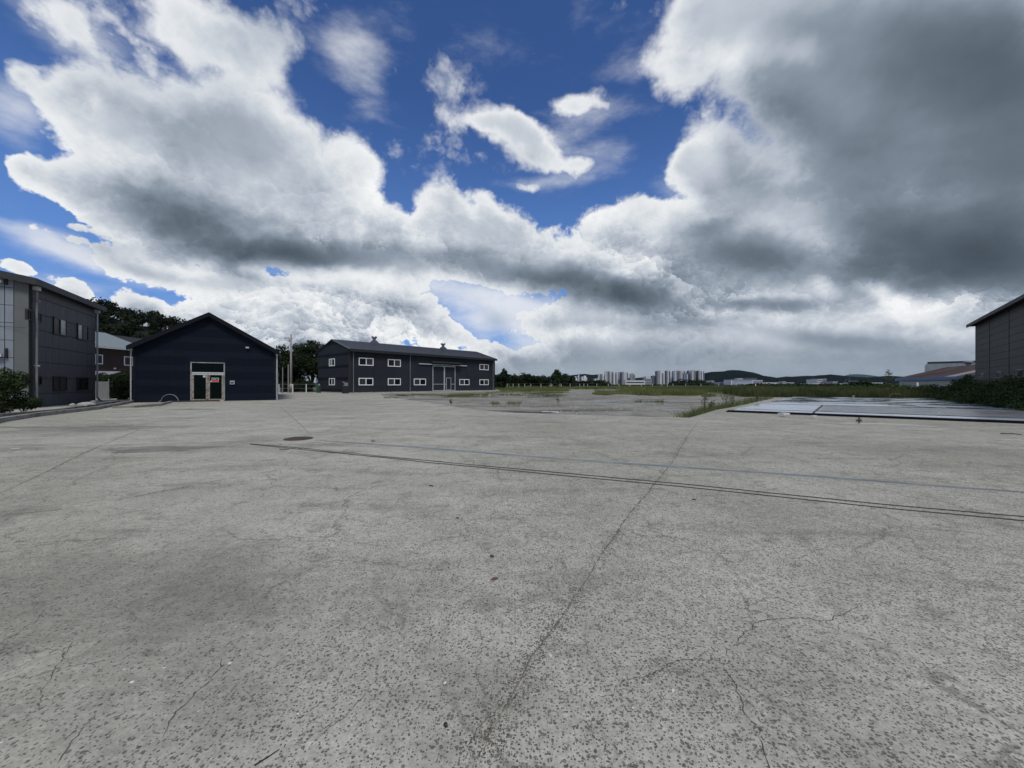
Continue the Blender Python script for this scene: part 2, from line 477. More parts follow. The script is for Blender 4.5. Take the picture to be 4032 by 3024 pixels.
def window(parent, mp, r, frame_m, panes, fw=.07, out=.05, split=.5, name='window', back=.0, glass_in=.03):
    s0, s1, z0, z1 = r
    b = MB(mp)
    b.box(s0, s1, back, out, z0, z0 + fw); b.box(s0, s1, back, out, z1 - fw, z1)
    b.box(s0, s0 + fw, back, out, z0 + fw, z1 - fw); b.box(s1 - fw, s1, back, out, z0 + fw, z1 - fw)
    sm = s0 + (s1 - s0) * split
    if len(panes) > 1: b.box(sm - fw * .5, sm + fw * .5, back, out - .006, z0 + fw, z1 - fw)
    w = b.build(name, frame_m, parent)
    edges = [s0 + fw, sm, s1 - fw] if len(panes) > 1 else [s0 + fw, s1 - fw]
    for i, pm in enumerate(panes):
        a0, a1 = edges[i] + (.5 * fw if i else 0) - .004, edges[i + 1] - (.5 * fw if i + 1 < len(edges) - 1 else 0) + .004
        MB(mp).box(a0, a1, back, out - glass_in + (.008 if i else 0), z0 + fw - .004, z1 - fw + .004).build('pane', pm, w)
    return w

# ================================================================== ground materials
def concrete_material():
    m_ = bpy.data.materials.new('weathered_concrete'); m_.use_nodes = True
    t = NT(m_.node_tree); bsdf = m_.node_tree.nodes['Principled BSDF']
    pos = t.n('ShaderNodeNewGeometry').outputs['Position']
    p2 = t.v('MULTIPLY', pos, (1, 1, 0))
    big = t.noise(p2, .11, 5, .6); mid = t.noise(p2, .8, 6, .65); fine = t.noise(p2, 60, 4, .7)
    streak = t.noise(t.v('MULTIPLY', p2, (.35, 1.6, 0)), .9, 5, .6)
    base = t.ramp(mid, [(.30, (.32, .308, .262)), (.5, (.41, .396, .340)), (.70, (.485, .47, .408))])
    base = t.mix(t.mr(big, .42, .62, 0, .45), base, (.285, .265, .21, 1))
    base = t.mix(t.m('MULTIPLY', t.mr(streak, .52, .68, 0, .55), t.mr(t.noise(p2, 5, 6, .8), .38, .6, .3, 1.0)), base, (.17, .165, .14, 1))
    stain = t.mr(t.noise(p2, .38, 7, .7), .54, .70, 0, .62)
    stain = t.m('MULTIPLY', stain, t.mr(t.noise(p2, 7, 6, .8), .38, .60, .25, 1.0))
    base = t.mix(stain, base, (.13, .12, .095, 1))
    patch = t.mr(t.noise(p2, 2.6, 6, .75),   .52, .68, 0, .52)
    base = t.mix(patch, base, (.15, .145, .115, 1))
    for cx_, cy_, r_, k_ in ((-2.9, 2.6, 1.9, .50), (-1.5, 2.9, 1.1, .25), (-14.2, 13.2, 3.2, .45), (-.1, 1.9, .55, .35), (.55, 2.9, .5, .25), (4.0, 3.9, .5, .2), (-7.5, 9.4, 2.0, .3), (9.5, 9.0, 3.0, .22)):
        dd_ = t.v('LENGTH', t.v('MULTIPLY', t.v('SUBTRACT', p2, (cx_, cy_, 0)), (.8, 1.35, 1)))
        dd_ = t.m('MULTIPLY_ADD', t.m('SUBTRACT', t.noise(p2, 1.6 / r_, 5, .7), .5), r_ * 2.2, dd_)
        base = t.mix(t.mr(dd_, r_, r_ * .25, 0, k_), base, (.15, .142, .115, 1))
    # exposed aggregate: dark pebbles, sparser on the left
    vx = t.n('ShaderNodeSeparateXYZ'); t.put(vx.inputs[0], pos)
    wear = t.m('ADD', t.mr(vx.outputs[0], -3.0, .8, .45, 1.15), t.m('MULTIPLY', t.m('SUBTRACT', t.noise(p2, .6, 3, .5), .5), 1.2))
    pw = t.v('ADD', p2, t.v('SCALE', t.noise(p2, 40, 2, .5, out='Color'), scale=.012))
    peb = None
    for sc_, thr, keep in ((52., .35, .52), (95., .38, .55), (38., .22, .10)):
        vn = t.n('ShaderNodeTexVoronoi'); t.put(vn.inputs['Vector'], pw); vn.inputs['Scale'].default_value = sc_
        sp = t.n('ShaderNodeSeparateXYZ'); t.put(sp.inputs[0], vn.outputs['Color'])
        radius = t.m('MULTIPLY', t.m('ADD', sp.outputs[1], .45), thr)
        q = t.m('MULTIPLY', t.mr(t.m('SUBTRACT', radius, vn.outputs['Distance']), -.02, .06), t.m('LESS_THAN', sp.outputs[0], t.m('MULTIPLY', wear, keep)))
        tone = t.m('MULTIPLY', q, t.m('MULTIPLY_ADD', sp.outputs[2], .45, .6))
        peb = tone if peb is None else t.m('MAXIMUM', peb, tone)
    pebc = t.mix(t.noise(p2, 25, 1, .5), (.045, .048, .055, 1), (.12, .105, .085, 1))
    base = t.mix(peb, base, pebc)
    # a few pale chips
    vn = t.n('ShaderNodeTexVoronoi'); t.put(vn.inputs['Vector'], pw); vn.inputs['Scale'].default_value = 30
    sp = t.n('ShaderNodeSeparateXYZ'); t.put(sp.inputs[0], vn.outputs['Color'])
    chip = t.m('MULTIPLY', t.m('LESS_THAN', vn.outputs['Distance'], .16), t.m('LESS_THAN', sp.outputs[0], .02))
    base = t.mix(chip, base, (.62, .62, .6, 1))
    # hairline cracks
    cw = t.v('ADD', p2, t.v('SCALE', t.noise(p2, 1.7, 5, .65, out='Color'), scale=.55))
    crack = None
    for sc_, wd, lo in ((.42, .008, .42), (1.05, .010, .46), (2.3, .013, .54)):
        e = t.voro(cw, sc_, 'DISTANCE_TO_EDGE')
        k = t.m('MULTIPLY', t.mr(e, wd, wd * .25), t.mr(t.noise(p2, .55 * sc_ + .3, 3, .5), lo, lo + .1))
        crack = k if crack is None else t.m('MAXIMUM', crack, k)
    base = t.mix(t.m('MULTIPLY', crack, .5), base, (.12, .11, .09, 1))
    grain = t.m('ADD', t.m('MULTIPLY', t.m('SUBTRACT', fine, .5), 1.1), t.m('MULTIPLY', t.m('SUBTRACT', t.noise(p2, 17, 5, .7), .5), 1.0))
    grain = t.m('ADD', grain, t.m('MULTIPLY', t.m('SUBTRACT', t.noise(p2, 4.5, 5, .7), .5), .5))
    c = t.v('SCALE', base, scale=t.m('ADD', grain, 1.0))
    t.put(bsdf.inputs['Base Color'], c)
    t.put(bsdf.inputs['Roughness'], t.mr(mid, .3, .7, .78, .95)); bsdf.inputs['Specular IOR Level'].default_value = .3
    hgt = t.m('ADD', t.m('MULTIPLY', fine, .5), t.m('ADD', t.m('MULTIPLY', peb, -.35), t.m('MULTIPLY', crack, -1.2)))
    hgt = t.m('ADD', hgt, t.m('MULTIPLY', t.noise(p2, 9, 4, .6), .6))
    b = t.n('ShaderNodeBump'); b.inputs['Strength'].default_value = .55; b.inputs['Distance'].default_value = .006
    t.put(b.inputs['Height'], hgt); t.put(bsdf.inputs['Normal'], b.outputs[0])
    return m_

def lot_material():
    m_ = bpy.data.materials.new('broken_rough_ground'); m_.use_nodes = True
    t = NT(m_.node_tree); bsdf = m_.node_tree.nodes['Principled BSDF']
    pos = t.n('ShaderNodeNewGeometry').outputs['Position']; p2 = t.v('MULTIPLY', pos, (1, 1, 0))
    big = t.noise(p2, .10, 5, .65); mid = t.noise(t.v('MULTIPLY', p2, (.6, 1.3, 0)), .7, 8, .75); fine = t.noise(p2, 7, 6, .75)
    base = t.ramp(mid, [(.36, (.10, .095, .075)), (.5, (.235, .228, .20)), (.64, (.36, .35, .31))])
    base = t.mix(t.mr(big, .46, .62, 0, .65), base, (.20, .165, .115, 1))
    base = t.mix(t.mr(t.noise(t.v('MULTIPLY', p2, (.4, 1.6, 0)), .22, 6, .65), .53, .60, 0, .8), base, (.07, .065, .05, 1))
    c = t.v('SCALE', base, scale=t.m('MULTIPLY_ADD', t.m('SUBTRACT', fine, .5), .9, 1.0))
    t.put(bsdf.inputs['Base Color'], c); bsdf.inputs['Roughness'].default_value = .9
    b = t.n('ShaderNodeBump'); b.inputs['Strength'].default_value = .8; b.inputs['Distance'].default_value = .05
    t.put(b.inputs['Height'], t.m('ADD', fine, mid)); t.put(bsdf.inputs['Normal'], b.outputs[0])
    return m_

M_CONC = concrete_material()
M_LOT = lot_material()
M_EARTH = mat('field_earth', (.055, .062, .03), .95, .25, .08, .6, 2., col2=(.10, .085, .05), c2scale=.05)
M_CRACK = mat('crack_dirt', (.085, .078, .062), .95, .3, 12.)
M_JOINT = mat('joint_dirt', (.145, .135, .108), .95, .3, 9.)

# ------------------------------------------------------------------ far ground sheet
g_ = MB(); R_ = 12000
g_.add([(-R_, -R_, -.09), (R_, -R_, -.09), (R_, R_, -.09), (-R_, R_, -.09)], [(0, 1, 2, 3)])
g_.build('ground', M_EARTH, recalc=False, kind='structure')

# vacant lot beyond the yard
lot_pts = [(-20, 45), (0, 20), (12, 16), (34, 45), (42, 60), (30, 105), (3, 112), (-14, 96), (-28, 62)]
MB().prism(lot_pts, -.085, -.035).build('vacant_lot', M_LOT, kind='structure')

edge_px = [(1503, 1557), (1560, 1566), (1637, 1578), (1715, 1590), (1792, 1601), (1880, 1613), (1981, 1622), (2140, 1629), (2307, 1634), (2510, 1640), (2714, 1644.5),
           (2760, 1632), (2819, 1614), (2903, 1600), (2978, 1583), (3056, 1567)]
edge = []
for i, (a, b) in enumerate(zip(edge_px[:-1], edge_px[1:])):
    A, B = ground_at(*a), ground_at(*b)
    for k in range(6):
        t_ = k / 6; j = random.uniform(-.05, .05) * (0 if k == 0 else 1)
        edge.append((A[0] + (B[0] - A[0]) * t_ + j, A[1] + (B[1] - A[1]) * t_ + j))
SLAB = [(11.7, 20.7), (30.7, 42.0), (42.5, 37.9), (21.6, 12.9)]
yard = [(-90, -45), (-90, 60), (-60, 64), (-33.5, 70.5), (-5, 89.5), (.1, 85.2), (-19.5, 61.5), (-18.6, 54.5)] + edge + \
       [(29.5, 43.4), (31.0, 43.2), (44.0, 38.6), (43.2, 37.2), (23.6, 12.6), (60, 3), (90, -45)]
yard_o = MB().prism(yard, -.08, 0.0).build('concrete_yard', M_CONC, kind='structure')

def ribbon(pts, w, z, jit=0., seg=.12, wj=.5):
    """thin flat strip along a ground path; pts in world metres"""
    path = []
    for (x0, y0), (x1, y1) in zip(pts[:-1], pts[1:]):
        L = math.hypot(x1 - x0, y1 - y0); n = max(1, int(L / seg))
        for k in range(n):
            path.append((x0 + (x1 - x0) * k / n, y0 + (y1 - y0) * k / n))
    path.append(pts[-1])
    V = []; n = len(path); wob = 0.; wob2 = 0.
    for i, (x, y) in enumerate(path):
        a = path[max(i - 1, 0)]; b = path[min(i + 1, n - 1)]
        dx, dy = b[0] - a[0], b[1] - a[1]; L = math.hypot(dx, dy) or 1
        nx, ny = -dy / L, dx / L
        wob = wob * .8 + random.uniform(-jit, jit)
        ww = w * (1 - wj + wj * 2 * random.random()) / 2 * min(1, .3 + 4 * min(i, n - 1 - i) / n)
        cx, cy = x + nx * wob, y + ny * wob
        V += [(cx - nx * ww, cy - ny * ww, z), (cx + nx * ww, cy + ny * ww, z)]
    b = MB(); b.add(V, [(2 * i, 2 * i + 1, 2 * i + 3, 2 * i + 2) for i in range(n - 1)])
    return b

def gpath(px): return [ground_at(*p)[:2] for p in px]

for pts, w, j in [
    ([(2755, 1652), (2705, 1720), (2660, 1800), (2600, 1880), (2540, 1950), (2450, 2060), (2380, 2170), (2290, 2310), (2200, 2440), (2080, 2620), (1950, 2850), (1880, 3010)], .014, .006),
    ([(0, 1942), (160, 1870), (329, 1784), (418, 1746), (570, 1683)], .022, .006),
    ([(304, 2000), (560, 1950), (823, 1898), (1100, 1850), (1316, 1816)], .014, .004),
    ([(0, 2030), (304, 2000)], .012, .004),
    ([(1101, 1600), (1160, 1650), (1228, 1715)], .022, .004),
    ([(2714, 1645.5), (3000, 1655), (3200, 1664), (3440, 1678)], .05, .01)]:
    ribbon(gpath(pts), w, .002, j, seg=.05, wj=.8).build('joint', M_JOINT, yard_o, recalc=False)

def z5(p): return (2016 + p[0] * .911, 2000 + p[1] * .911)
def z4(p): return (p[0] * .911, 2000 + p[1] * .911)
for f, pts, w in [
    (z5, [(380, 100), (400, 180), (480, 220), (600, 270), (730, 270), (820, 310), (900, 350), (1050, 390), (1150, 430), (1160, 470)], .006),
    (z5, [(900, 655), (960, 600), (1010, 540), (1110, 480), (1240, 470), (1350, 495), (1450, 455), (1500, 400)], .010),
    (z5, [(900, 655), (820, 655), (740, 665), (600, 710), (500, 750), (440, 800), (380, 820)], .009),
    (z5, [(900, 655), (950, 740), (990, 850), (1060, 960), (1080, 1060), (1100, 1150)], .011),
    (z5, [(860, 500), (930, 520), (1010, 540)], .006),
    (z5, [(1160, 220), (1240, 215), (1340, 170)], .006),
    (z5, [(190, 410), (230, 420)], .006),
    (z5, [(1230, 700), (1330, 690), (1390, 760)], .005),
    (z4, [(960, 650), (940, 700), (880, 770), (790, 850), (740, 910), (690, 1000)], .009),
    (z4, [(330, 570), (270, 640), (200, 760), (160, 880)], .008),
    (z4, [(420, 880), (370, 930), (320, 990), (240, 1110)], .007),
    (z4, [(470, 410), (570, 450), (600, 500)], .006),
    (z4, [(1720, 400), (1710, 450), (1705, 500)], .005),
    (z4, [(2060, 380), (1980, 440), (1900, 540), (1895, 590)], .006),
    (z4, [(1950, 300), (2030, 340), (2060, 380)], .005),
    (z4, [(1640, 140), (1635, 190), (1650, 220)], .005),
    (z4, [(1380, 1000), (1450, 940), (1580, 830), (1640, 760)], .005),
    (z4, [(2000, 1050), (2070, 960), (2190, 820)], .006)]:
    ribbon(gpath([f(p) for p in pts]), w * .45, .002, .010, seg=.016, wj=.9).build('crack', M_CRACK, yard_o, recalc=False)

# pale trim strip and mortar strip set in the yard
M_PALE = mat('pale_mortar', (.43, .42, .38), .85, .15, 3., .3, 30.)
M_PALEBLUE = mat('blue_grey_mortar', (.23, .265, .285), .85, .2, 2.5, .3, 30., col2=(.32, .335, .33), c2scale=1.2)
ribbon(gpath([(0, 1764), (300, 1755), (633, 1744), (800, 1739), (990, 1733)]), .11, .004, .002, .5, .1).build('trim_strip', M_PALE, yard_o, recalc=False)
blue_px = [(1240, 1733), (1400, 1744), (1640, 1761), (1933, 1785), (2306, 1814), (2742, 1844), (3000, 1861), (3293, 1882), (3650, 1910), (4032, 1938), (4500, 1972)]
ribbon(gpath(blue_px), .13, .004, .003, .4, .25).build('mortar_strip', M_PALEBLUE, yard_o, recalc=False)
M_BLUEJ = mat('blue_sealant', (.06, .085, .115), .6, .2, 4.)
ribbon(gpath(blue_px), .022, .006, .002, .4, .2).build('sealant_line', M_BLUEJ, yard_o, recalc=False)

# stains with a shape of their own
M_STAIN = mat('oily_stain', (.18, .17, .14), .9, .3, 2., col2=(.26, .255, .225), c2scale=1.5)
STZ = [.0010]
def stain(px, py, a, b, rot=0.):
    STZ[0] += .0006
    x, y, _ = ground_at(px, py); pts = []
    ph = [random.uniform(0, 6.28) for _ in range(4)]
    for k in range(40):
        th = 2 * math.pi * k / 40
        r = 1 + .25 * math.sin(2 * th + ph[0]) + .18 * math.sin(5 * th + ph[1]) + .10 * math.sin(9 * th + ph[2])
        u, v = a * r * math.cos(th), b * r * math.sin(th)
        pts.append((x + u * math.cos(rot) - v * math.sin(rot), y + u * math.sin(rot) + v * math.cos(rot), STZ[0]))
    m2 = MB(); m2.add(pts, [tuple(range(40))]); return m2
for s_ in [(90, 1683, 1.3, .35, 0), (420, 1684, 1.5, .55, .1), (1460, 1593, 1.6, .35, .2), (760, 1612, 1.4, .3, .1), (640, 1769, 1.0, .35, .1), (560, 1764, .8, .2, .1)]:
    stain(*s_).build('stain', M_STAIN, yard_o, recalc=False)

# puddles on the lot
M_WATER = mat('still_water', (.02, .022, .02), .04, .05, 1., spec=.5)
def puddle(px, py, a, b, nm='puddle'):
    m2 = stain(px, py, a, b); m2.v = [(x, y, -.030) for x, y, z in m2.v]
    return m2.build(nm, M_WATER, recalc=False, kind='structure')
for q in [(2460, 1578.5, 3.2, .9), (2490, 1571, 2.4, .9), (2650, 1578, 4.2, 1.1), (2600, 1590, 1.2, .7), (2665, 1612, 1.7, .5), (2330, 1583, .6, .3), (2530, 1583, .7, .35)]:
    puddle(*q)

# ------------------------------------------------------------------ wet slab of a cleared building
M_SLAB = bpy.data.materials.new('wet_painted_concrete'); M_SLAB.use_nodes = True
t = NT(M_SLAB.node_tree); bs = M_SLAB.node_tree.nodes['Principled BSDF']
pos = t.n('ShaderNodeNewGeometry').outputs['Position']
wet = t.mr(t.noise(t.v('MULTIPLY', pos, (1, 1, 0)), .30, 5, .6), .44, .54)
t.put(bs.inputs['Base Color'], t.v('SCALE', t.mix(wet, (.36, .40, .45, 1), (.22, .25, .285, 1)), scale=t.m('MULTIPLY_ADD', t.noise(pos, 3., 6, .6), .6, .7)))
t.put(bs.inputs['Roughness'], t.mr(wet, 0, 1, .32, .05)); bs.inputs['Specular IOR Level'].default_value = .7
M_SLABP = mat('pale_painted_floor', (.45, .50, .56), .22, .12, 1.5, spec=.6)
M_SLABD = mat('dark_bitumen_edge', (.014, .014, .018), .9, .2, 3., spec=.02)
M_SLABG = mat('grey_wet_floor', (.20, .20, .215), .30, .25, .8, spec=.4, col2=(.11, .11, .12), c2scale=.9)
M_RUSTB = mat('rusty_batten', (.11, .06, .05), .8, .3, 5.)
slab = MB().prism(SLAB, 0.002, .10).build('wet_floor_slab', M_SLAB, kind='structure')
A_, B_, C_, D_ = [Vector((*p, 0)) for p in SLAB]
def sl(u, v):
    """u along the near edge (0..1), v towards the back (0..1)"""
    p = (A_ * (1 - u) + D_ * u) * (1 - v) + (B_ * (1 - u) + C_ * u) * v
    return (p.x, p.y)
def slab_patch(u0, u1, v0, v1, m_, nm, h0=.10, h1=.104):
    return MB().prism([sl(u0, v0), sl(u1, v0), sl(u1, v1), sl(u0, v1)], h0, h1).build(nm, m_, slab)
slab_patch(-.004, 1.0, -.006, .0, M_SLABD, 'edge_strip', .003, .098)
slab_patch(-.010, -.001, -.006, 1.0, M_SLABD, 'edge_strip', .003, .06)
slab_patch(.02, .99, .006, .046, M_SLABP, 'floor_panel')
slab_patch(.02, .272, .060, .125, M_SLABP, 'floor_panel')
slab_patch(.02, .272, .132, .298, M_SLABP, 'floor_panel')
slab_patch(.292, .99, .060, .296, M_SLABG, 'floor_panel')
slab_patch(.279, .285, .0, .302, M_RUSTB, 'batten', .10, .13)
for v0, v1 in ((.047, .058), (.301, .312), (.42, .428), (.56, .571), (.74, .753)):
    slab_patch(.02, .99, v0, v1, M_SLABD, 'floor_joint', .1005, .1025)
for u0, u1, v0, v1 in ((.04, .15, .335, .355), (.05, .12, .62, .66), (.3, .42, .50, .515), (.55, .78, .60, .615), (.62, .9, .36, .375), (.45, .6, .84, .86)):
    slab_patch(u0, u1, v0, v1, M_SLABG, 'wet_patch', .1003, .1022)
slab_patch(.03, .55, .33, .41, M_SLABP, 'floor_panel', .1004, .1035)

# ================================================================== building materials
M_NAVY = mat('navy_siding', (.0062, .0105, .0215), .60, .12, 1.2, .15, 30., spec=.12, streak=.14)
M_NAVYD = mat('navy_trim', (.008, .011, .017), .6, .1, 1.2, spec=.12)
M_DARKCORE = mat('dark_seam', (.012, .013, .016), .8, .1, 2.)
M_GREY = mat('slate_siding', (.027, .031, .039), .6, .10, .7, .12, 30., spec=.15, streak=.10)
M_GREY2 = mat('slate_siding_deep', (.023, .027, .035), .6, .10, .7, .12, 30., spec=.15, streak=.10)
M_GREYROOF = mat('slate_roof_metal', (.055, .060, .075), .5, .10, .5, spec=.4)
M_FASCIA = mat('slate_fascia', (.028, .030, .033), .6, .12, 2., spec=.2)
M_WHITE = mat('white_window_frame', (.84, .86, .88), .45, .06, 3.)
M_GALV = mat('galvanised_steel', (.50, .52, .53), .45, .18, 3., metal=.3, spec=.5)
M_GALVD = mat('dull_grey_pipe', (.20, .21, .215), .55, .15, 3.)
M_ALU = mat('aged_aluminium', (.36, .35, .33), .5, .25, 4., metal=.2, col2=(.20, .19, .17), c2scale=3.)
M_MOTTLE = mat('mottled_door_stile', (.34, .31, .27), .7, .25, 14., .2, 30., col2=(.10, .085, .07), c2scale=9.)
M_PANE_D = mat('dark_pane', (.006, .007, .008), .12, .05, 1., spec=.2)
M_PANE_G = mat('screened_pane', (.036, .036, .037), .45, .08, 1., spec=.3)
M_PANE_L = mat('pale_grey_pane', (.26, .27, .26), .25, .12, 1.5, spec=.6)  # paler grey pane colour
M_PANE_GREEN = mat('dark_green_glass', (.002, .0055, .005), .10, .1, .8, spec=.10)
M_LPANEL = mat('charcoal_panel', (.070, .074, .079), .65, .12, .9, .1, 40., streak=.12)
M_LPANEL2 = mat('light_grey_panel', (.225, .25, .29), .55, .10, .9, .1, 40., streak=.08)
M_PILAST = mat('grey_corner_panel', (.12, .13, .13), .6, .12, 1.)
M_LROOF = mat('charcoal_metal_cap', (.038, .040, .044), .6, .2, 1., spec=.3)
M_BLACK = mat('black_plastic', (.012, .012, .013), .5, .15, 3.)
M_BROWN = mat('brown_red_siding', (.034, .017, .016), .7, .15, 1., .1, 30.)
M_BROWN2 = mat('brown_red_siding_light', (.046, .024, .022), .7, .15, 1., .1, 30.)
M_WROOF = mat('pale_blue_metal_roof', (.20, .24, .26), .4, .12, .6)
M_WTRIM = mat('pale_grey_trim', (.55, .57, .57), .5, .08, 2.)
M_RPANEL = mat('taupe_panel', (.062, .059, .055), .7, .12, .8, .12, 30., streak=.10)
M_CONCR = mat('cast_concrete', (.34, .33, .30), .9, .18, 2.5, .5, 25., col2=(.22, .21, .18), c2scale=2.)
M_RED = mat('red_print', (.55, .06, .04), .6, .1, 5.)
M_PAPER = mat('white_paper', (.62, .63, .62), .7, .05, 5.)
M_STONE = mat('pale_stone', (.42, .41, .38), .9, .15, 6., .5, 30.)

def gable_body(w, L, eave, ridge, inset=.0, along='u', z0=0.):
    """closed gabled box. along='u': ridge runs along s, gables at s=0 and s=L; along='v': ridge runs back, gable in front"""
    i = inset; m2 = MB()
    k = (ridge - eave) / (w / 2)
    prof = [(i, z0), (w - i, z0), (w - i, eave + k * i - i), (w / 2, ridge - i), (i, eave + k * i - i)]
    if along == 'v':
        P = [(a, i, z) for a, z in prof] + [(a, L - i, z) for a, z in prof]
    else:
        P = [(i, a, z) for a, z in prof] + [(L - i, a, z) for a, z in prof]
    n = 5
    return m2.add(P, [tuple(range(n)), tuple(range(2 * n - 1, n - 1, -1))] + [(j, (j + 1) % n, (j + 1) % n + n, j + n) for j in range(n)])

# ================================================================== navy gabled building
FN = Frame(-30.5, 31.0, math.atan2(.509, .861))
WN, LN, EN, RN = 9.72, 20.0, 4.62, 7.55
navy = thing('navy_building', 'small navy blue gabled building of ribbed siding with glass double doors in its gable end', 'building', (-30.5, 31.0, 0), FN.a)
gable_body(WN, LN, EN, RN, .04, 'v').build('wall', M_DARKCORE, navy)
kN = (RN - EN) / (WN / 2)
d0, d1, _, dtop = FN.rect(750, 886, 1407, 1575)
dtop = 3.38
door = (d0, d1, 0., dtop)
fm = wall_map('v')
mb_rect = lambda a, b, c, d: [(a, c), (b, c), (b, d), (a, d)]
rows = [0.0] + [1.36 + 1.22 * k for k in range(6)]
rows[1:] = [1.36 + 1.22 * k for k in range(6)]
lo = .05
for k, top in enumerate(rows[1:] + [99]):
    z0 = lo if k == 0 else rows[k]
    z1 = min(top, RN)
    ribz = [z1 - .66 + .085 * j for j in range(8)] if k else [.70 + .085 * j for j in range(8)]
    spans = [(.16, door[0] - .02), (door[1] + .02, WN - .16)] if z0 < dtop - .3 else [(.16, WN - .16)]
    for a, b in spans:
        p = gable_clip(mb_rect(a, b, z0 + .006, z1 - .006), WN, EN - .02, RN - .02)
        if len(p) < 3: continue
        m2 = MB(fm); m2.poly(p, -.02, .02)
        for z in ribz:
            if z > RN - .1: continue
            q = gable_clip(mb_rect(a + .01, b - .01, z, z + .045), WN, EN - .05, RN - .05)
            m2.poly(q, .02, .036)
        m2.build('siding_panel', M_NAVY, navy)
m2 = MB(fm).box(door[0] - .02, door[1] + .02, -.02, .02, dtop + .004, rows[3] - .006); m2.build('siding_panel', M_NAVY, navy)
for a, b in ((-.02, .15), (WN - .15, WN + .02)):
    MB(fm).box(a, b, -.03, .05, .05, EN - .05).build('corner_trim', M_NAVYD, navy)
# side wall towards the yard: panels and a row of tall glazed screens
sm = lambda s, d, z: (WN + d, s, z)
for k in range(7):
    MB(sm).box(.02 + k * 2.85, 2.85 * (k + 1), -.02, .015, .05, EN - .25).build('side_panel', M_NAVY, navy)
for k, a in enumerate((1.6, 4.6, 7.6, 10.6, 13.6, 16.6)):
    window(navy, sm, (a, a + 1.9, .35, 3.1), M_ALU, [M_PANE_D, M_PANE_L if k in (1, 3) else M_PANE_D], .06, .07)
# roof: two slopes, rake boards, ridge cap
def slope_slab(side, name, m_):
    e = .28; ov = .45
    z = lambda x: EN + kN * x + .05
    if side == 0: xs = (-e, WN / 2)
    else: xs = (WN / 2, WN + e)
    zz = [EN - kN * e + .04, RN + .04] if side == 0 else [RN + .04, EN - kN * e + .04]
    P = []
    for yv in (-ov, LN + .3):
        for x, h in zip(xs, zz):
            P += [(x, yv, h), (x, yv, h + .07)]
    m3 = MB(); m3.add(P, [(0, 1, 3, 2), (4, 6, 7, 5), (0, 4, 5, 1), (2, 3, 7, 6), (1, 5, 7, 3), (0, 2, 6, 4)])
    return m3.build(name, m_, navy)
roofN = slope_slab(0, 'roof', M_NAVYD); roofN2 = slope_slab(1, 'roof', M_NAVYD)
for k in range(32):
    y = -.35 + k * .65
    for side in (0, 1):
        m3 = MB(); e = .26
        x0, x1 = (-e, WN / 2 - .02) if side == 0 else (WN + e, WN / 2 + .02)
        h0, h1 = EN - kN * e + .11, RN + .10
        m3.add([(x0, y, h0), (x1, y, h1), (x1, y + .05, h1), (x0, y + .05, h0), (x0, y, h0 + .04), (x1, y, h1 + .04), (x1, y + .05, h1 + .04), (x0, y + .05, h0 + .04)],
               [(0, 1, 2, 3), (4, 7, 6, 5), (0, 4, 5, 1), (1, 5, 6, 2), (2, 6, 7, 3), (3, 7, 4, 0)])
        m3.build('roof_seam', M_NAVYD, roofN if side == 0 else roofN2)
for side in (0, 1):   # outer rake board under the roof edge and inner trim against the wall
    sg = 1 if side == 0 else -1
    x0 = -.30 if side == 0 else WN + .30
    h0 = EN - kN * .30
    MB(lambda s, d, z: (s, -d, z)).poly([(x0, h0 - .26), (WN / 2, RN - .22), (WN / 2, RN + .115), (x0, h0 + .115)], .42, .47).build('rake_board', M_NAVYD, navy)
    MB(lambda s, d, z: (s, -d, z)).poly([(0 if side == 0 else WN, EN - .30), (WN / 2, RN - .42), (WN / 2, RN - .03), (0 if side == 0 else WN, EN + .02)], .045, .075).build('rake_trim', M_NAVYD, navy)
    MB().box(*((-.34, -.24) if side == 0 else (WN + .24, WN + .34)), -.42, LN, EN - .34, EN - .08).build('gutter', M_NAVYD, navy)
MB().tube([(WN + .15, -.10, 0.02), (WN + .15, -.10, EN - .35)], .05, 8).build('downpipe', M_GALV, navy)
MB().box(WN + .06, WN + .24, -.2, .0, EN - .45, EN - .27).build('rain_hopper', M_GALV, navy)
MB().tube([(-.13, -.10, -.06), (-.13, -.10, EN - .35)], .05, 8).build('downpipe', M_GALV, navy)
MB().box(-.22, -.04, -.2, .0, EN - .45, EN - .27).build('rain_hopper', M_GALV, navy)
MB(fm).box(-.02, WN + .02, -.02, .035, -.05, .045).build('base_shade_strip', M_DARKCORE, navy)  # dark gap line at the wall foot, its colour imitating contact shade
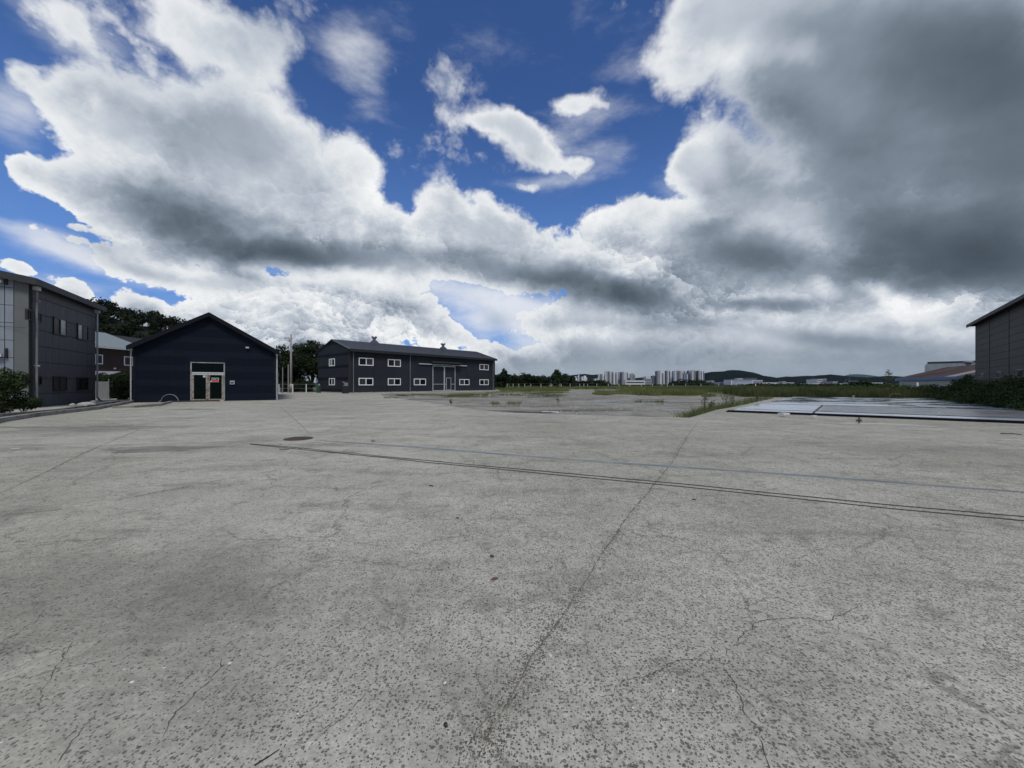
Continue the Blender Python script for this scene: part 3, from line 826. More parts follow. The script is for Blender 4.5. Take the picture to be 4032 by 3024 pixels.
# entrance: frame, transom light, two leaves
W_ = d1 - d0; fr = MB(fm)
fr.box(d0, d0 + .09, -.02, .08, 0, dtop); fr.box(d1 - .09, d1, -.02, .08, 0, dtop); fr.box(d0 + .09, d1 - .09, -.02, .08, dtop - .07, dtop)
door_o = fr.build('door_frame', M_ALU, navy)
tz = 2.42
MB(fm).box(d0 + .09, d1 - .09, -.02, .085, tz, tz + .10).build('transom_bar', M_WTRIM, door_o)
MB(fm).box(d0 + .09, d1 - .09, -.02, .03, tz + .10, dtop - .07).build('transom_pane', M_PANE_GREEN, door_o)
mid = (d0 + d1) / 2
for i, (a, b) in enumerate(((d0 + .10, mid - .01), (mid + .01, d1 - .10))):
    lf = MB(fm); st = .13
    lf.box(a, a + st, .0, .06, .10, tz - .01); lf.box(b - st, b, .0, .06, .10, tz - .01)
    lf.box(a + st, b - st, .0, .06, .10, .20)
    leaf = lf.build('door_leaf', M_MOTTLE, navy)
    MB(fm).box(a + .02, b - .02, .0, .075, tz - .13, tz - .03).build('door_head', M_WTRIM, leaf)
    MB(fm).box(a + st - .003, b - st + .003, .01, .035, .197, tz - .128).build('pane', M_PANE_GREEN, leaf)
    MB(fm).box((b - .10) if i == 0 else a + .04, (b - .05) if i == 0 else a + .09, .062, .11, 1.0, 1.22).build('handle', M_GALVD, leaf)
MB(fm).box(d0, d1, -.02, .09, .0, .09).build('threshold', M_ALU, door_o)

# notices taped to the door (letters too small to read in the photograph stay blank bars)
nt = thing('door_notice', 'small black and red notice in a pale border taped to the right glass door', 'notice', navy.location, FN.a)
na, nb, nz0, nz1 = FN.rect(833, 862, 1487, 1504.5)
MB(fm).box(na, nb, .078, .081, nz0, nz1).build('sheet', M_STONE, nt)
MB(fm).box(na + .03, nb - .03, .081, .083, nz0 + (nz1 - nz0) * .48, nz1 - .03).build('black_field', M_BLACK, nt)
MB(fm).box(na + .03, nb - .03, .081, .083, nz0 + .03, nz0 + (nz1 - nz0) * .46).build('red_field', M_RED, nt)
x = na + .06; hz0 = nz0 + (nz1 - nz0) * .60
for wd in (.05, .05, .05, .05, .04, .09, .05, .05, .05):
    if wd == .09: x += .05; continue
    MB(fm).box(x, min(x + wd, nb - .04), .083, .0845, hz0, hz0 + .065).build('letter', M_PAPER, nt); x += wd + .012
nt2 = tag(MB(fm).box(*FN.rect(800, 810, 1478, 1486)[:2], .078, .081, *FN.rect(800, 810, 1478, 1486)[2:]).build('paper_notice', mat('pale_blue_paper', (.45, .58, .72), .6, .2, 20.)), 'tiny pale blue and white paper stuck on the left glass door', 'notice')
nt2.location = navy.location; nt2.rotation_euler = (0, 0, FN.a)
nt3 = tag(MB(fm).box(*FN.rect(827, 834, 1500, 1504)[:2], .082, .085, *FN.rect(827, 834, 1500, 1504)[2:]).build('paper_notice', M_PAPER), 'white paper scrap at the lower left corner of the black and red notice', 'notice')
nt3.location = navy.location; nt3.rotation_euler = (0, 0, FN.a)
a, b, c, d = FN.rect(906, 924, 1499, 1513)
mbx = thing('meter_box', 'square grey meter box on the navy wall right of the glass doors', 'meter box', navy.location, FN.a)
MB(fm).box(a, b, .042, .14, c, d).build('housing', M_GALV, mbx)
MB(fm).box(a + .05, b - .06, .14, .145, c + .06, d - .1).build('dial_window', M_PANE_D, mbx)
MB(fm).box(a + .10, b - .04, .14, .165, c + .14, c + .17).build('latch', M_GALVD, mbx)
a, b, c, d = FN.rect(968, 981, 1366, 1372.5)
sec = thing('wall_light', 'small pale box lamp high on the right side of the navy gable', 'wall lamp', navy.location, FN.a)
MB(fm).box(a, b, .12, .24, c, d).build('lamp_head', M_STONE, sec)
MB(fm).box((a + b) / 2 - .03, (a + b) / 2 + .03, .042, .12, c + .02, d - .02).build('bracket', M_GALVD, sec)

# free post and grey sheets beyond the navy building's side
x, y, _ = ground_at(1113, 1551)
tag(MB().tube([(0, 0, 0), (0, 0, 4.0)], .07, 8).build('steel_post', M_GALVD), 'bare grey steel post standing at the far corner of the navy building', 'post').location = (x, y, 0)

# ================================================================== long slate-grey warehouse
FG = Frame(-26.7, 63.0, math.atan2(.75, .66))
WG, LG, EG, RG = 12.2, 34.4, 7.35, 9.2
grey = thing('slate_warehouse', 'long two-storey slate grey warehouse with white sliding windows and a tall sliding door', 'warehouse', (-26.7, 63.0, 0), FG.a)
gable_body(WG, LG, EG, RG, .04, 'u').build('wall', M_DARKCORE, grey)
fg = wall_map('v'); gg = wall_map('u')
ncol = 8; cw_ = LG / ncol
gda, gdb, _, gdt = FG.rect(1702, 1791, 1430, 1539)
for c in range(ncol):
    for r in range(7):
        z0, z1 = .12 + r * 1.02, min(.12 + (r + 1) * 1.02, EG - .02)
        MB(fg).box(c * cw_ + .012, (c + 1) * cw_ - .012, -.02, .02, z0 + .008, z1 - .008).build('siding_panel', random.choice([M_GREY, M_GREY, M_GREY2]), grey)
kG = (RG - EG) / (WG / 2)
for r in range(18):
    z0, z1 = .12 + r * .51, .12 + (r + 1) * .51
    for a, b in ((.1, 4.1), (4.1, 8.1), (8.1, WG - .1)):
        p = gable_clip(mb_rect(a + .01, b - .01, z0 + .006, z1 - .006), WG, EG - .03, RG - .03)
        if len(p) >= 3: MB(gg).poly(p, -.02, .018 + .008 * (r % 2)).build('siding_panel', M_GREY2 if r % 2 else M_NAVYD if (r % 4 == 0) else M_GREY2, grey)
MB(gg).box(-.03, .09, -.03, .04, .1, EG - .05).build('corner_trim', M_FASCIA, grey)
MB(fg).box(-.03, .3, .0, .035, .1, EG - .05).build('corner_trim', M_FASCIA, grey)
MB(fg).box(LG - .3, LG + .03, .0, .035, .1, EG - .05).build('corner_trim', M_FASCIA, grey)
MB(fg).box(-.1, LG + .1, -.02, .12, -.05, .12).build('plinth', M_CONCR, grey)
MB(gg).box(-.1, WG, -.02, .10, -.05, .12).build('plinth', M_CONCR, grey)
for side in (0, 1):
    e = .55
    x = [(-e, EG - kG * e + .05), (WG / 2, RG + .05)] if side == 0 else [(WG / 2, RG + .05), (WG + e, EG - kG * e + .05)]
    P = []
    for s in (-.12, LG + .12):
        for v, h in x: P += [(s, v, h), (s, v, h + .06)]
    rf = MB().add(P, [(0, 1, 3, 2), (4, 6, 7, 5), (0, 4, 5, 1), (2, 3, 7, 6), (1, 5, 7, 3), (0, 2, 6, 4)]).build('roof', M_GREYROOF, grey)
    if side == 0:
        e -= .03
        me_seam = None
        for k in range(70):
            s = -.08 + k * .497
            if me_seam is None:
                h0, h1 = EG - kG * e + .11, RG + .11
                m3 = MB().add([(0, -e, h0), (0, WG / 2 - .02, h1), (.045, WG / 2 - .02, h1), (.045, -e, h0), (0, -e, h0 + .045), (0, WG / 2 - .02, h1 + .045), (.045, WG / 2 - .02, h1 + .045), (.045, -e, h0 + .045)],
                              [(0, 1, 2, 3), (4, 7, 6, 5), (0, 4, 5, 1), (1, 5, 6, 2), (2, 6, 7, 3), (3, 7, 4, 0)])
                me_seam = m3.mesh('roof_seam', M_GREYROOF)
            link('roof_seam', me_seam, rf, (s, 0, 0))
    if side == 0: roofG = rf
# gable edge flashing: pale line along the near rake
MB(gg).poly([(-.55, EG - kG * .55 - .02), (WG / 2, RG - .02), (WG / 2, RG + .15), (-.55, EG - kG * .55 + .15)], .12, .16).build('rake_flashing', M_GALVD, grey)
MB(gg).poly([(WG + .55, EG - kG * .55 - .02), (WG / 2, RG - .02), (WG / 2, RG + .15), (WG + .55, EG - kG * .55 + .15)], .12, .16).build('rake_flashing', M_FASCIA, grey)
nseg = 19
for k in range(nseg):
    a, b = -.15 + k * (LG + .3) / nseg, -.15 + (k + 1) * (LG + .3) / nseg
    MB(fg).box(a + .012, b - .012, .56, .70, EG - .52, EG - .10).build('gutter_fascia', M_FASCIA, grey)
MB(fg).box(-.15, LG + .15, .02, .56, EG - .50, EG - .44).build('soffit', M_DARKCORE, grey)
for px in (1390, 1613.5, 1940):
    s, _ = FG.col(px)
    pp = MB(fg).tube([(s, .14, .05), (s, .14, EG - .60), (s, .50, EG - .48)], .065, 8).build('downpipe', M_GALVD, grey)
for r in [(1412, 1469.5, 1405.5, 1436.5), (1526.5, 1577, 1410.5, 1440.5), (1887.5, 1923, 1429.5, 1454.5),
          (1411.5, 1468.5, 1487, 1517.5), (1526.5, 1577, 1489, 1517.5), (1629, 1676, 1490, 1517.5), (1808, 1847, 1492, 1517.5), (1887.5, 1923, 1493.5, 1517.5)]:
    x0, x1, y0, y1 = r
    rr = FG.rect(x0, x1, y0, y1)
    up = y0 < 1460
    # level heights shared by all windows of a storey
    z0, z1 = (4.62, 5.92) if up else (1.28, 2.52)
    panes = {0: [M_PANE_D, M_PANE_G], 1: [M_PANE_G, M_PANE_D]}[0 if up else 1]
    if x0 > 1880: panes = [M_PANE_G, M_PANE_G] if up else [M_PANE_D, M_PANE_G]
    window(grey, fg, (rr[0], rr[1], z0, z1), M_WHITE, panes, .13, .10, glass_in=.06)
for y0, y1 in ((1410, 1439), (1488, 1516)):
    rr = FG.rect(1297, 1319, y0, y1, 'u'); up = y0 < 1460
    window(grey, gg, (rr[0], rr[1], 4.62 if up else 1.28, 5.92 if up else 2.52), M_WHITE, [M_PANE_G, M_PANE_D] if not up else [M_PANE_D, M_PANE_L], .13, .09, glass_in=.05)
# sliding door
sd0, sd1 = FG.col(1702)[0], FG.col(1791)[0]; smid = FG.col(1748)[0]; dh = 5.12
for i, (a, b) in enumerate(((sd0, smid - .01), (smid + .01, sd1))):
    lf = MB(fg); st = .13
    lf.box(a, a + st, .06, .16, .12, dh); lf.box(b - st, b, .06, .16, .12, dh)
    lf.box(a + st, b - st, .06, .16, dh - st, dh); lf.box(a + st, b - st, .06, .16, .12, .12 + st)
    if i == 0: lf.box(a + st, b - st, .06, .158, 1.42, 1.52)
    else:
        w0, w1 = FG.col(1755)[0], FG.col(1774)[0]
        lf.box(a + st, w0, .06, .158, 1.42, 1.52); lf.box(w1, b - st, .06, .158, 1.42, 1.52)
    leaf = lf.build('sliding_door_leaf', M_GALV, grey)
    MB(fg).box(a + st - .003, b - st + .003, .06, .10, .25, dh - st + .003).build('door_sheet', M_GREY, leaf)
    if i == 1:
        wk = MB(fg); wk.box(w0, w0 + .08, .10, .19, .32, 2.78); wk.box(w1 - .08, w1, .10, .19, .32, 2.78)
        wk.box(w0 + .08, w1 - .08, .10, .19, 2.70, 2.78); wk.box(w0 + .08, w1 - .08, .10, .19, .32, .40)
        wkd = wk.build('wicket_frame', M_GALV, leaf)
        MB(fg).box(w0 + .078, w1 - .078, .10, .14, .398, 2.702).build('wicket_door', M_GREY2, leaf)
        MB(fg).box(w0 + .10, w0 + .14, .14, .20, 1.35, 1.5).build('handle', M_GALV, leaf)
    for q in (a + .4, b - .4): MB(fg).box(q - .06, q + .06, .08, .18, dh, dh + .16).build('roller_hanger', M_GALV, leaf)
r0, r1 = FG.col(1648.5)[0], FG.col(1836)[0]
MB(fg).box(r0, r1, .04, .24, dh + .16, dh + .30).build('door_rail', M_WTRIM, grey)
a0, a1 = FG.col(1695)[0], FG.col(1808)[0]
MB(fg).add([(a0, .02, dh + .52), (a1, .02, dh + .52), (a1, .95, dh + .44), (a0, .95, dh + .44), (a0, .02, dh + .98), (a1, .02, dh + .98), (a1, .95, dh + .60), (a0, .95, dh + .60)],
           [(0, 3, 2, 1), (4, 5, 6, 7), (0, 1, 5, 4), (1, 2, 6, 5), (2, 3, 7, 6), (3, 0, 4, 7)]).build('canopy', M_DARKCORE, grey)
# roof ventilators on the ridge
M_VENT = mat('spun_steel', (.55, .57, .58), .3, .1, 4., metal=.8)
for i, px in enumerate((1473.5, 1744.5)):
    s, _ = FG.col(px, 'v', WG / 2)
    v = thing('roof_ventilator', ['round steel ventilator on the ridge at the near end of the slate warehouse roof', 'round steel ventilator on the ridge above the sliding door of the slate warehouse'][i], 'roof vent',
              (FG.o[0] + s * FG.c - WG / 2 * FG.s, FG.o[1] + s * FG.s + WG / 2 * FG.c, RG + .1), FG.a, 'ventilators on the slate warehouse ridge')
    MB().add([(-.75, -.8, -.24), (.75, -.8, -.24), (.75, .8, -.24), (-.75, .8, -.24), (-.30, -.30, .45), (.30, -.30, .45), (.30, .30, .45), (-.30, .30, .45)],
             [(0, 3, 2, 1), (4, 5, 6, 7), (0, 1, 5, 4), (1, 2, 6, 5), (2, 3, 7, 6), (3, 0, 4, 7)]).build('base_curb', M_GREYROOF, v)
    MB().lathe(0, 0, [(.30, .50), (.30, .88)], 16).build('neck', M_GALVD, v)
    MB().lathe(0, 0, [(.36, .84), (.52, .95), (.54, 1.10), (.50, 1.20), (.34, 1.27), (.10, 1.30)], 20).build('cowl', M_VENT, v, smooth=True)

# covered machine and green tank by the warehouse gable
x, y, _ = ground_at(1360, 1549)
mc = thing('covered_machine', 'black covered machine with a grey motor on top by the warehouse corner', 'machine', (x, y, 0), .7)
b = MB(); b.lathe(0, 0, [(.52, 0), (.54, .4), (.50, .9), (.46, 1.2)], 10); b.build('cover', mat('black_tarpaulin', (.010, .010, .011), .6, .3, 3., .6, 6.), mc)
MB().box(-.40, .40, -.36, .36, 1.2, 1.26).build('top_plate', M_GALVD, mc)
MB().box(-.18, .32, -.22, .22, 1.26, 1.72).build('motor', M_GALVD, mc)
MB().tube([(-.05, 0, 1.6), (-.28, 0, 1.78), (-.45, 0, 1.74)], .09, 8).build('spout', M_GALVD, mc)
x, y, _ = ground_at(1264, 1546.5)
gt = thing('green_tank', 'dark green upright tank beside the far side of the warehouse gable end', 'tank', (x - .3, y - .3, 0))
MB().lathe(0, 0, [(.30, 0), (.30, 1.15), (.25, 1.28), (.1, 1.32)], 14).build('shell', mat('dark_green_paint', (.015, .06, .04), .5, .15, 2.), gt, smooth=False)
MB().tube([(.4, 0, 0), (.4, 0, 1.05), (.2, 0, 1.2)], .04, 6).build('pipe', mat('dark_green_paint', (0, 0, 0)), gt)
x, y, _ = ground_at(1624, 1546)
s, _ = FG.col(1625.5)
rl_ = thing('hose_reel', 'small dark hose tap with loose hose on the warehouse wall by the third lower window', 'tap', grey.location, FG.a)
MB(fg).tube([(s, .05, 1.75), (s, .25, 1.75), (s, .28, 1.55)], .045, 6).build('tap', M_BLACK, rl_)
MB(fg).tube([(s - .05, .25, 1.6), (s - .3, .22, 1.45), (s - .15, .2, 1.3), (s - .35, .2, 1.22)], .03, 6).build('hose', M_BLACK, rl_)

# ================================================================== left charcoal building
FL = Frame(-30.0, 23.9, math.atan2(.865, -.5))
LL, WL, EL, RL = 9.4, 14.0, 7.92, 9.2
left = thing('charcoal_building', 'two-storey charcoal panelled building at the left edge with small sliding windows', 'building', (-30.0, 23.9, 0), FL.a)
gable_body(WL, LL, EL, RL, .04, 'u').build('wall', M_DARKCORE, left)
fl = wall_map('v'); gl = wall_map('u')
vs = [.62] + [FL.col(px)[0] for px in (148, 178, 206, 232, 258, 281, 302, 322, 343, 360)] + [LL - .02]
for i, (a, b) in enumerate(zip(vs[:-1], vs[1:])):
    for r in range(8):
        z0 = -.02 if r == 0 else .86 + 1.03 * (r - 1); z1 = min(.86 + 1.03 * r, EL - .05)
        if z1 - z0 < .1: continue
        g = .016 if i in (1, 2) else .006
        MB(fl).box(a + g, b - .006, -.02, .02, z0 + .018, z1 - .018).build('wall_panel', M_LPANEL, left)
MB(fl).box(.02, .30, -.02, .03, 0, EL - .1).build('corner_panel', M_DARKCORE, left)
MB(fl).box(.30, .61, -.02, .015, 0, EL - .1).build('corner_panel', M_LPANEL, left)
# front wall, mostly outside the frame
fs = [.0] + [FL.col(px, 'u')[0] for px in (55, 19)]; pw_ = 1.02
MB(gl).box(.01, fs[1] - .02, -.02, .035, 0, EL - .1).build('corner_panel', M_PILAST, left)
cols = [fs[1], fs[2]] + [fs[2] + pw_ * (k + 1) for k in range(11)]
kL = (RL - EL) / (WL / 2)
for a, b in zip(cols[:-1], cols[1:]):
    if b > WL: break
    for r in range(9):
        z0 = -.02 if r == 0 else .97 + 1.07 * (r - 1); z1 = .97 + 1.07 * r
        p = gable_clip(mb_rect(a + .016, b - .016, z0 + .016, z1 - .016), WL, EL - .04, RL - .04)
        if len(p) >= 3: MB(gl).poly(p, -.02, .02).build('wall_panel', M_LPANEL2, left)
for side in (0, 1):
    e = .45
    x = [(-e, EL - kL * e + .12), (WL / 2, RL + .12)] if side == 0 else [(WL / 2, RL + .12), (WL + e, EL - kL * e + .12)]
    P = []
    for s in (-.45, LL + .5):
        for v, h in x: P += [(s, v, h - .05), (s, v, h + .06)]
    MB().add(P, [(0, 1, 3, 2), (4, 6, 7, 5), (0, 4, 5, 1), (2, 3, 7, 6), (1, 5, 7, 3), (0, 2, 6, 4)]).build('roof', M_LROOF, left)
for k in range(4):
    a, b = -.47 + k * (LL + .97) / 4, -.47 + (k + 1) * (LL + .97) / 4
    MB(fl).box(a + .004, b - .004, .40, .52, EL - .28, EL + .10).build('gutter_fascia', M_LROOF, left)
MB(fl).box(-.40, LL + .4, .02, .40, EL - .26, EL - .20).build('soffit', M_DARKCORE, left)
MB(gl).poly([(-.5, EL - kL * .5 - .22), (WL / 2, RL - .22), (WL / 2, RL + .2), (-.5, EL - kL * .5 + .2)], .40, .48).build('rake_board', M_LROOF, left)
for s in (.42, LL - .12):
    MB(fl).tube([(s, .16, .35), (s, .16, EL - .42)], .062 if s < 1 else .06, 10).build('downpipe', M_GALV if s > 1 else M_GALVD, left)
    MB(fl).box(s - .14, s + .14, .03, .30, EL - .50, EL - .24).build('rain_hopper', M_WTRIM, left)
MB(fl).tube([(LL - .12, .16, .4), (LL - .05, .25, .2), (LL + .1, .35, .08)], .07, 8).build('pipe_bend', M_GALVD, left)
for x0, x1, y0, y1, pn in [(206, 258, 1251, 1318, [M_PANE_G, M_PANE_L]), (301, 343, 1280, 1338, [M_PANE_L, M_PANE_G]), (138, 158, 1220, 1264, [M_PANE_G, M_PANE_G]),
                           (205, 258, 1488, 1544, [M_PANE_G, M_PANE_G]), (300, 343, 1491, 1541, [M_PANE_D, M_PANE_D]), (138, 158, 1478, 1515, [M_PANE_D, M_PANE_D]),
                           (98, 118, 1209, 1255, [M_PANE_G, M_PANE_D]), (96, 116, 1476, 1516, [M_PANE_D, M_PANE_D])]:
    r = FL.rect(x0, x1, y0, y1); z0_, z1_ = r[2], r[3]
    if y0 > 1400: z0_, z1_ = (1.0 if x1 - x0 > 30 else 1.45), 2.02
    else: z0_, z1_ = (4.92 if x1 - x0 > 30 else 5.45), 6.12
    window(left, fl, (r[0], r[1], z0_, z1_), M_BLACK, pn, .075, .09, glass_in=.045)
for px, py in ((130, 1183), (130, 1440)):
    s, z = FL.hit(px, py)
    MB(fl).tube([(s, .02, z), (s, .30, z - .03)], .07, 8).build('vent_pipe', M_GALVD, left)
for px, py in ((2, 1110), (2, 1400)):
    s, z = FL.hit(px, py, 'u')
    lp = thing('wall_light', ['upper' if py < 1200 else 'lower'][0] + ' small flood lamp on the light grey panelled front of the charcoal building', 'wall lamp', left.location, FL.a)
    MB(gl).box(s - .15, s + .12, .12, .30, z - .08, z + .08).build('lamp_head', M_WTRIM, lp)
    MB(gl).box(s - .03, s + .03, .02, .12, z - .03, z + .03).build('bracket', M_BLACK, lp)
    MB(gl).box(s - .30, s - .2, .02, .14, z - .15, z + .45).build('driver_box', M_BLACK, lp)
sa, za = FL.hit(0, 1262, 'u'); 
cb = MB(lambda *p: p)
p0 = Vector((-32.2, 22.4, 5.35)); p1 = Vector((-30.4, 23.95, 4.95)); p2 = Vector((-31.0, 26.2, 4.75))
tag(cb.tube([p0, (p0 + p1) / 2 - Vector((0, 0, .12)), p1 + Vector((.5, -.3, 0))], .012, 5).build('cable', M_BLACK), 'thin black cable drooping across the light front panels of the charcoal building', 'cable')

# ================================================================== brown-red house between the two
FR = Frame(-54.0, 42.0, math.radians(90))
red = thing('brown_house', 'brown-red clad house with a pale metal roof between the charcoal and navy buildings', 'house', (-54.0, 42.0, 0), FR.a)
WR, LR_, ER, RR = 12., 24., 6.6, 8.9
gable_body(WR, LR_, ER, RR, .04, 'u').build('wall', M_DARKCORE, red)
fr_ = wall_map('v')
for r in range(16):
    z0, z1 = r * .412, (r + 1) * .412
    for k in range(4):
        MB(fr_).box(k * 6 + .01, k * 6 + 5.99, -.02, .02, z0 + .006, min(z1, ER) - .006).build('siding_plank', random.choice([M_BROWN, M_BROWN, M_BROWN2]), red)
for side in (0, 1):
    e = .7; kR = (RR - ER) / (WR / 2)
    x = [(-e, ER - kR * e + .05), (WR / 2, RR + .05)] if side == 0 else [(WR / 2, RR + .05), (WR + e, ER - kR * e + .05)]
    P = []
    for s in (-.5, LR_ * .62):
        for v, h in x: P += [(s, v, h), (s, v, h + .08)]
    rr_ = MB().add(P, [(0, 1, 3, 2), (4, 6, 7, 5), (0, 4, 5, 1), (2, 3, 7, 6), (1, 5, 7, 3), (0, 2, 6, 4)]).build('roof', M_WROOF, red)
    if side == 0:
        for k in range(26):
            s = -.4 + k * .6; e2 = .68
            h0, h1 = ER - kR * e2 + .12, RR + .12
            MB().add([(s, -e2, h0), (s, WR / 2, h1), (s + .04, WR / 2, h1), (s + .04, -e2, h0), (s, -e2, h0 + .04), (s, WR / 2, h1 + .04), (s + .04, WR / 2, h1 + .04), (s + .04, -e2, h0 + .04)],
                     [(0, 1, 2, 3), (4, 7, 6, 5), (0, 4, 5, 1), (1, 5, 6, 2), (2, 6, 7, 3), (3, 7, 4, 0)]).build('roof_seam', M_WROOF, rr_)
MB(fr_).box(-.5, LR_ * .62, .68, .80, ER - .42, ER - .14).build('fascia', M_WTRIM, red)
for k in range(8): MB(fr_).box(1 + k * 1.9, 1.06 + k * 1.9, .1, .68, ER - .36, ER - .28).build('rafter_end', M_BROWN2, red)
for x0, x1 in ((372, 403), (487, 522)):
    r = FR.rect(x0, x1, 1392, 1436)
    window(red, fr_, (r[0], r[1], 4.10, 5.35), M_WHITE, [M_PANE_G], .10, .08)
s, z = FR.hit(450, 1451); MB(fr_).box(s - .13, s + .13, .02, .14, z - .1, z + .1).build('vent_cover', M_WTRIM, red)

# ================================================================== right taupe building
aR = math.atan2(-.745, -.667)
FT = Frame(50.3, 41.7, aR)
LT, WT, ET, RT = 34., 18., 8.0, 10.4
right = thing('taupe_building', 'tall dark taupe panelled building with an overhanging eave at the right edge', 'building', (50.3, 41.7, 0), aR)
gable_body(WT, LT, ET, RT, .05, 'u').build('wall', M_DARKCORE, right)
ft = wall_map('v')
c1 = FT.col(3898)[0]; c2 = FT.col(3975)[0]; step = c2 - c1
cs = [.0, c1, c2] + [c2 + step * k for k in range(1, 12)]
for i, (a, b) in enumerate(zip(cs[:-1], cs[1:])):
    if a > LT - .5: break
    b = min(b, LT)
    for r in range(13):
        z0, z1 = r * .618, min((r + 1) * .618, ET - .02)
        MB(ft).box(a + .05, b - .05, -.02, .02, z0 + .012, z1 - .012).build('wall_panel', M_RPANEL, right)
    MB(ft).box(b - .036, b + .036, -.02, .045, .1, ET - .02).build('joint_cover', M_LROOF, right)
kT = (RT - ET) / (WT / 2)
for side in (0, 1):
    e = .55
    x = [(-e, ET - kT * e + .10), (WT / 2, RT + .10)] if side == 0 else [(WT / 2, RT + .10), (WT + e, ET - kT * e + .10)]
    P = []
    for s in (-.50, LT + .5):
        for v, h in x: P += [(s, v, h), (s, v, h + .08)]
    MB().add(P, [(0, 1, 3, 2), (4, 6, 7, 5), (0, 4, 5, 1), (2, 3, 7, 6), (1, 5, 7, 3), (0, 2, 6, 4)]).build('roof', M_LROOF, right)
MB(ft).box(-.52, LT + .5, .54, .64, ET - .28, ET + .02).build('fascia', M_LROOF, right)
MB(ft).box(-.45, LT + .4, .02, .54, ET - .20, ET - .14).build('soffit', M_DARKCORE, right)
MB(ft).box(-.06, .04, -.04, .05, .0, ET - .03).build('corner_trim', M_PILAST, right)
for x0, x1, y0, y1 in ((3860, 3875, 1470, 1484), (3927, 3945, 1463, 1486), (4010, 4031, 1455, 1488), (4110, 4150, 1445, 1495)):
    r = FT.rect(x0, x1, y0, y1)
    window(right, ft, (r[0] - .1, r[1] + .15, r[2], r[3]), M_GALVD, [M_PANE_D], .05, .06)

# ================================================================== rusty-roofed shed and pale hall behind it
M_RUSTROOF = mat('rusty_blue_roof', (.075, .062, .066), .85, .2, .5, .3, 8., spec=.1, col2=(.065, .028, .020), c2scale=.25)
M_BLUEF = mat('blue_painted_fascia', (.05, .15, .34), .5, .2, .6)
M_SILVER = mat('silver_sheet', (.33, .36, .38), .4, .2, .5, metal=.2)
FS = Frame(85.5, 85.0, math.atan2(-.86, -.52))
shed = thing('rusty_shed', 'low shed with a long rusty roof and blue eave band beyond the right hedge', 'shed', (85.5, 85.0, 0), FS.a)
WS, LS, ES, RS = 14.8, 40., 2.75, 4.95
gable_body(WS, LS, ES, RS, .04, 'u').build('wall', M_SILVER, shed)
for side in (0, 1):
    e = .5; kS = (RS - ES) / (WS / 2)
    x = [(-e, ES - kS * e + .05), (WS / 2, RS + .05)] if side == 0 else [(WS / 2, RS + .05), (WS + e, ES - kS * e + .05)]
    for k in range(10):
        P = []
        for s in (-.3 + k * 4.06, -.3 + (k + 1) * 4.06 - .04):
            for v, h in x: P += [(s, v, h), (s, v, h + .07)]
        MB().add(P, [(0, 1, 3, 2), (4, 6, 7, 5), (0, 4, 5, 1), (2, 3, 7, 6), (1, 5, 7, 3), (0, 2, 6, 4)]).build('roof_sheet', M_RUSTROOF if (side or k not in (6,)) else mat('bleached_roof_sheet', (.25, .23, .21), .6, .2, 1.), shed)
MB(wall_map('v')).box(-.3, LS, .48, .58, ES - .55, ES - .04).build('eave_band', M_BLUEF, shed)
FH = Frame(118.9, 110.0, -.80)
hall = thing('pale_hall', 'pale grey flat-roofed hall rising behind the rusty roof', 'building', (118.9, 110.0, 0), FH.a)
MB().box(0, 34, 0, 30, 0, 7.7).build('wall', M_SILVER, hall)
MB(wall_map('v')).box(-.1, 34, .0, .12, 7.35, 7.8).build('parapet_band', M_LROOF, hall)
for k in range(12): MB(wall_map('v')).box(k * 2.8 + .02, k * 2.8 + 2.76, 0, .06, .3, 7.33).build('wall_panel', M_SILVER, hall)
# ventilator seen above the rusty roof
s_, _ = FS.col(3813, 'v', WS / 2)
v = thing('roof_ventilator', 'large dull steel ventilator on the ridge of the rusty roof', 'roof vent', (FS.o[0] + s_ * FS.c - WS / 2 * FS.s, FS.o[1] + s_ * FS.s + WS / 2 * FS.c, RS + .05))
MB().lathe(0, 0, [(.75, -.2), (.35, .1), (.35, .42)], 14).build('neck', M_GALVD, v)
MB().lathe(0, 0, [(.45, .38), (.66, .52), (.68, .72), (.55, .86), (.2, .92)], 16).build('cowl', M_GALVD, v, smooth=True)

# ================================================================== vegetation
M_LEAF = leafmat('deep_green_leaves', (.007, .014, .006), (.026, .044, .014), .5, .15)
M_LEAF2 = leafmat('mid_green_leaves', (.012, .026, .010), (.050, .080, .024), .6, .2)
M_LEAFW = leafmat('wood_canopy', (.004, .009, .004), (.016, .027, .009), .12, .12)
M_VINE = leafmat('vine_leaves', (.016, .032, .010), (.085, .120, .034), .8, .2)
M_GRASS = leafmat('meadow_grass', (.080, .110, .030), (.23, .25, .09), .22, .35)
M_WEED = leafmat('weed_leaves', (.060, .090, .030), (.19, .22, .08), 1.5, .35)
M_DRY = leafmat('dry_weeds', (.10, .085, .05), (.22, .20, .11), 1.0, .2)
M_BARK = mat('tree_bark', (.055, .045, .035), .9, .2, 4., .5, 20.)

def blob_points(blobs, n):
    """n points spread through a set of ellipsoids (x, y, z, rx, ry, rz), denser near their surfaces"""
    B = np.array(blobs, float)
    wgt = B[:, 3] * B[:, 4] + B[:, 4] * B[:, 5] + B[:, 3] * B[:, 5]; wgt /= wgt.sum()
    i = rng.choice(len(B), n, p=wgt)
    u = rng.normal(size=(n, 3)); u /= np.linalg.norm(u, axis=1, keepdims=True)
    r = (.45 + .62 * rng.random(n) ** .6)[:, None]
    return B[i, :3] + u * r * B[i, 3:6], u

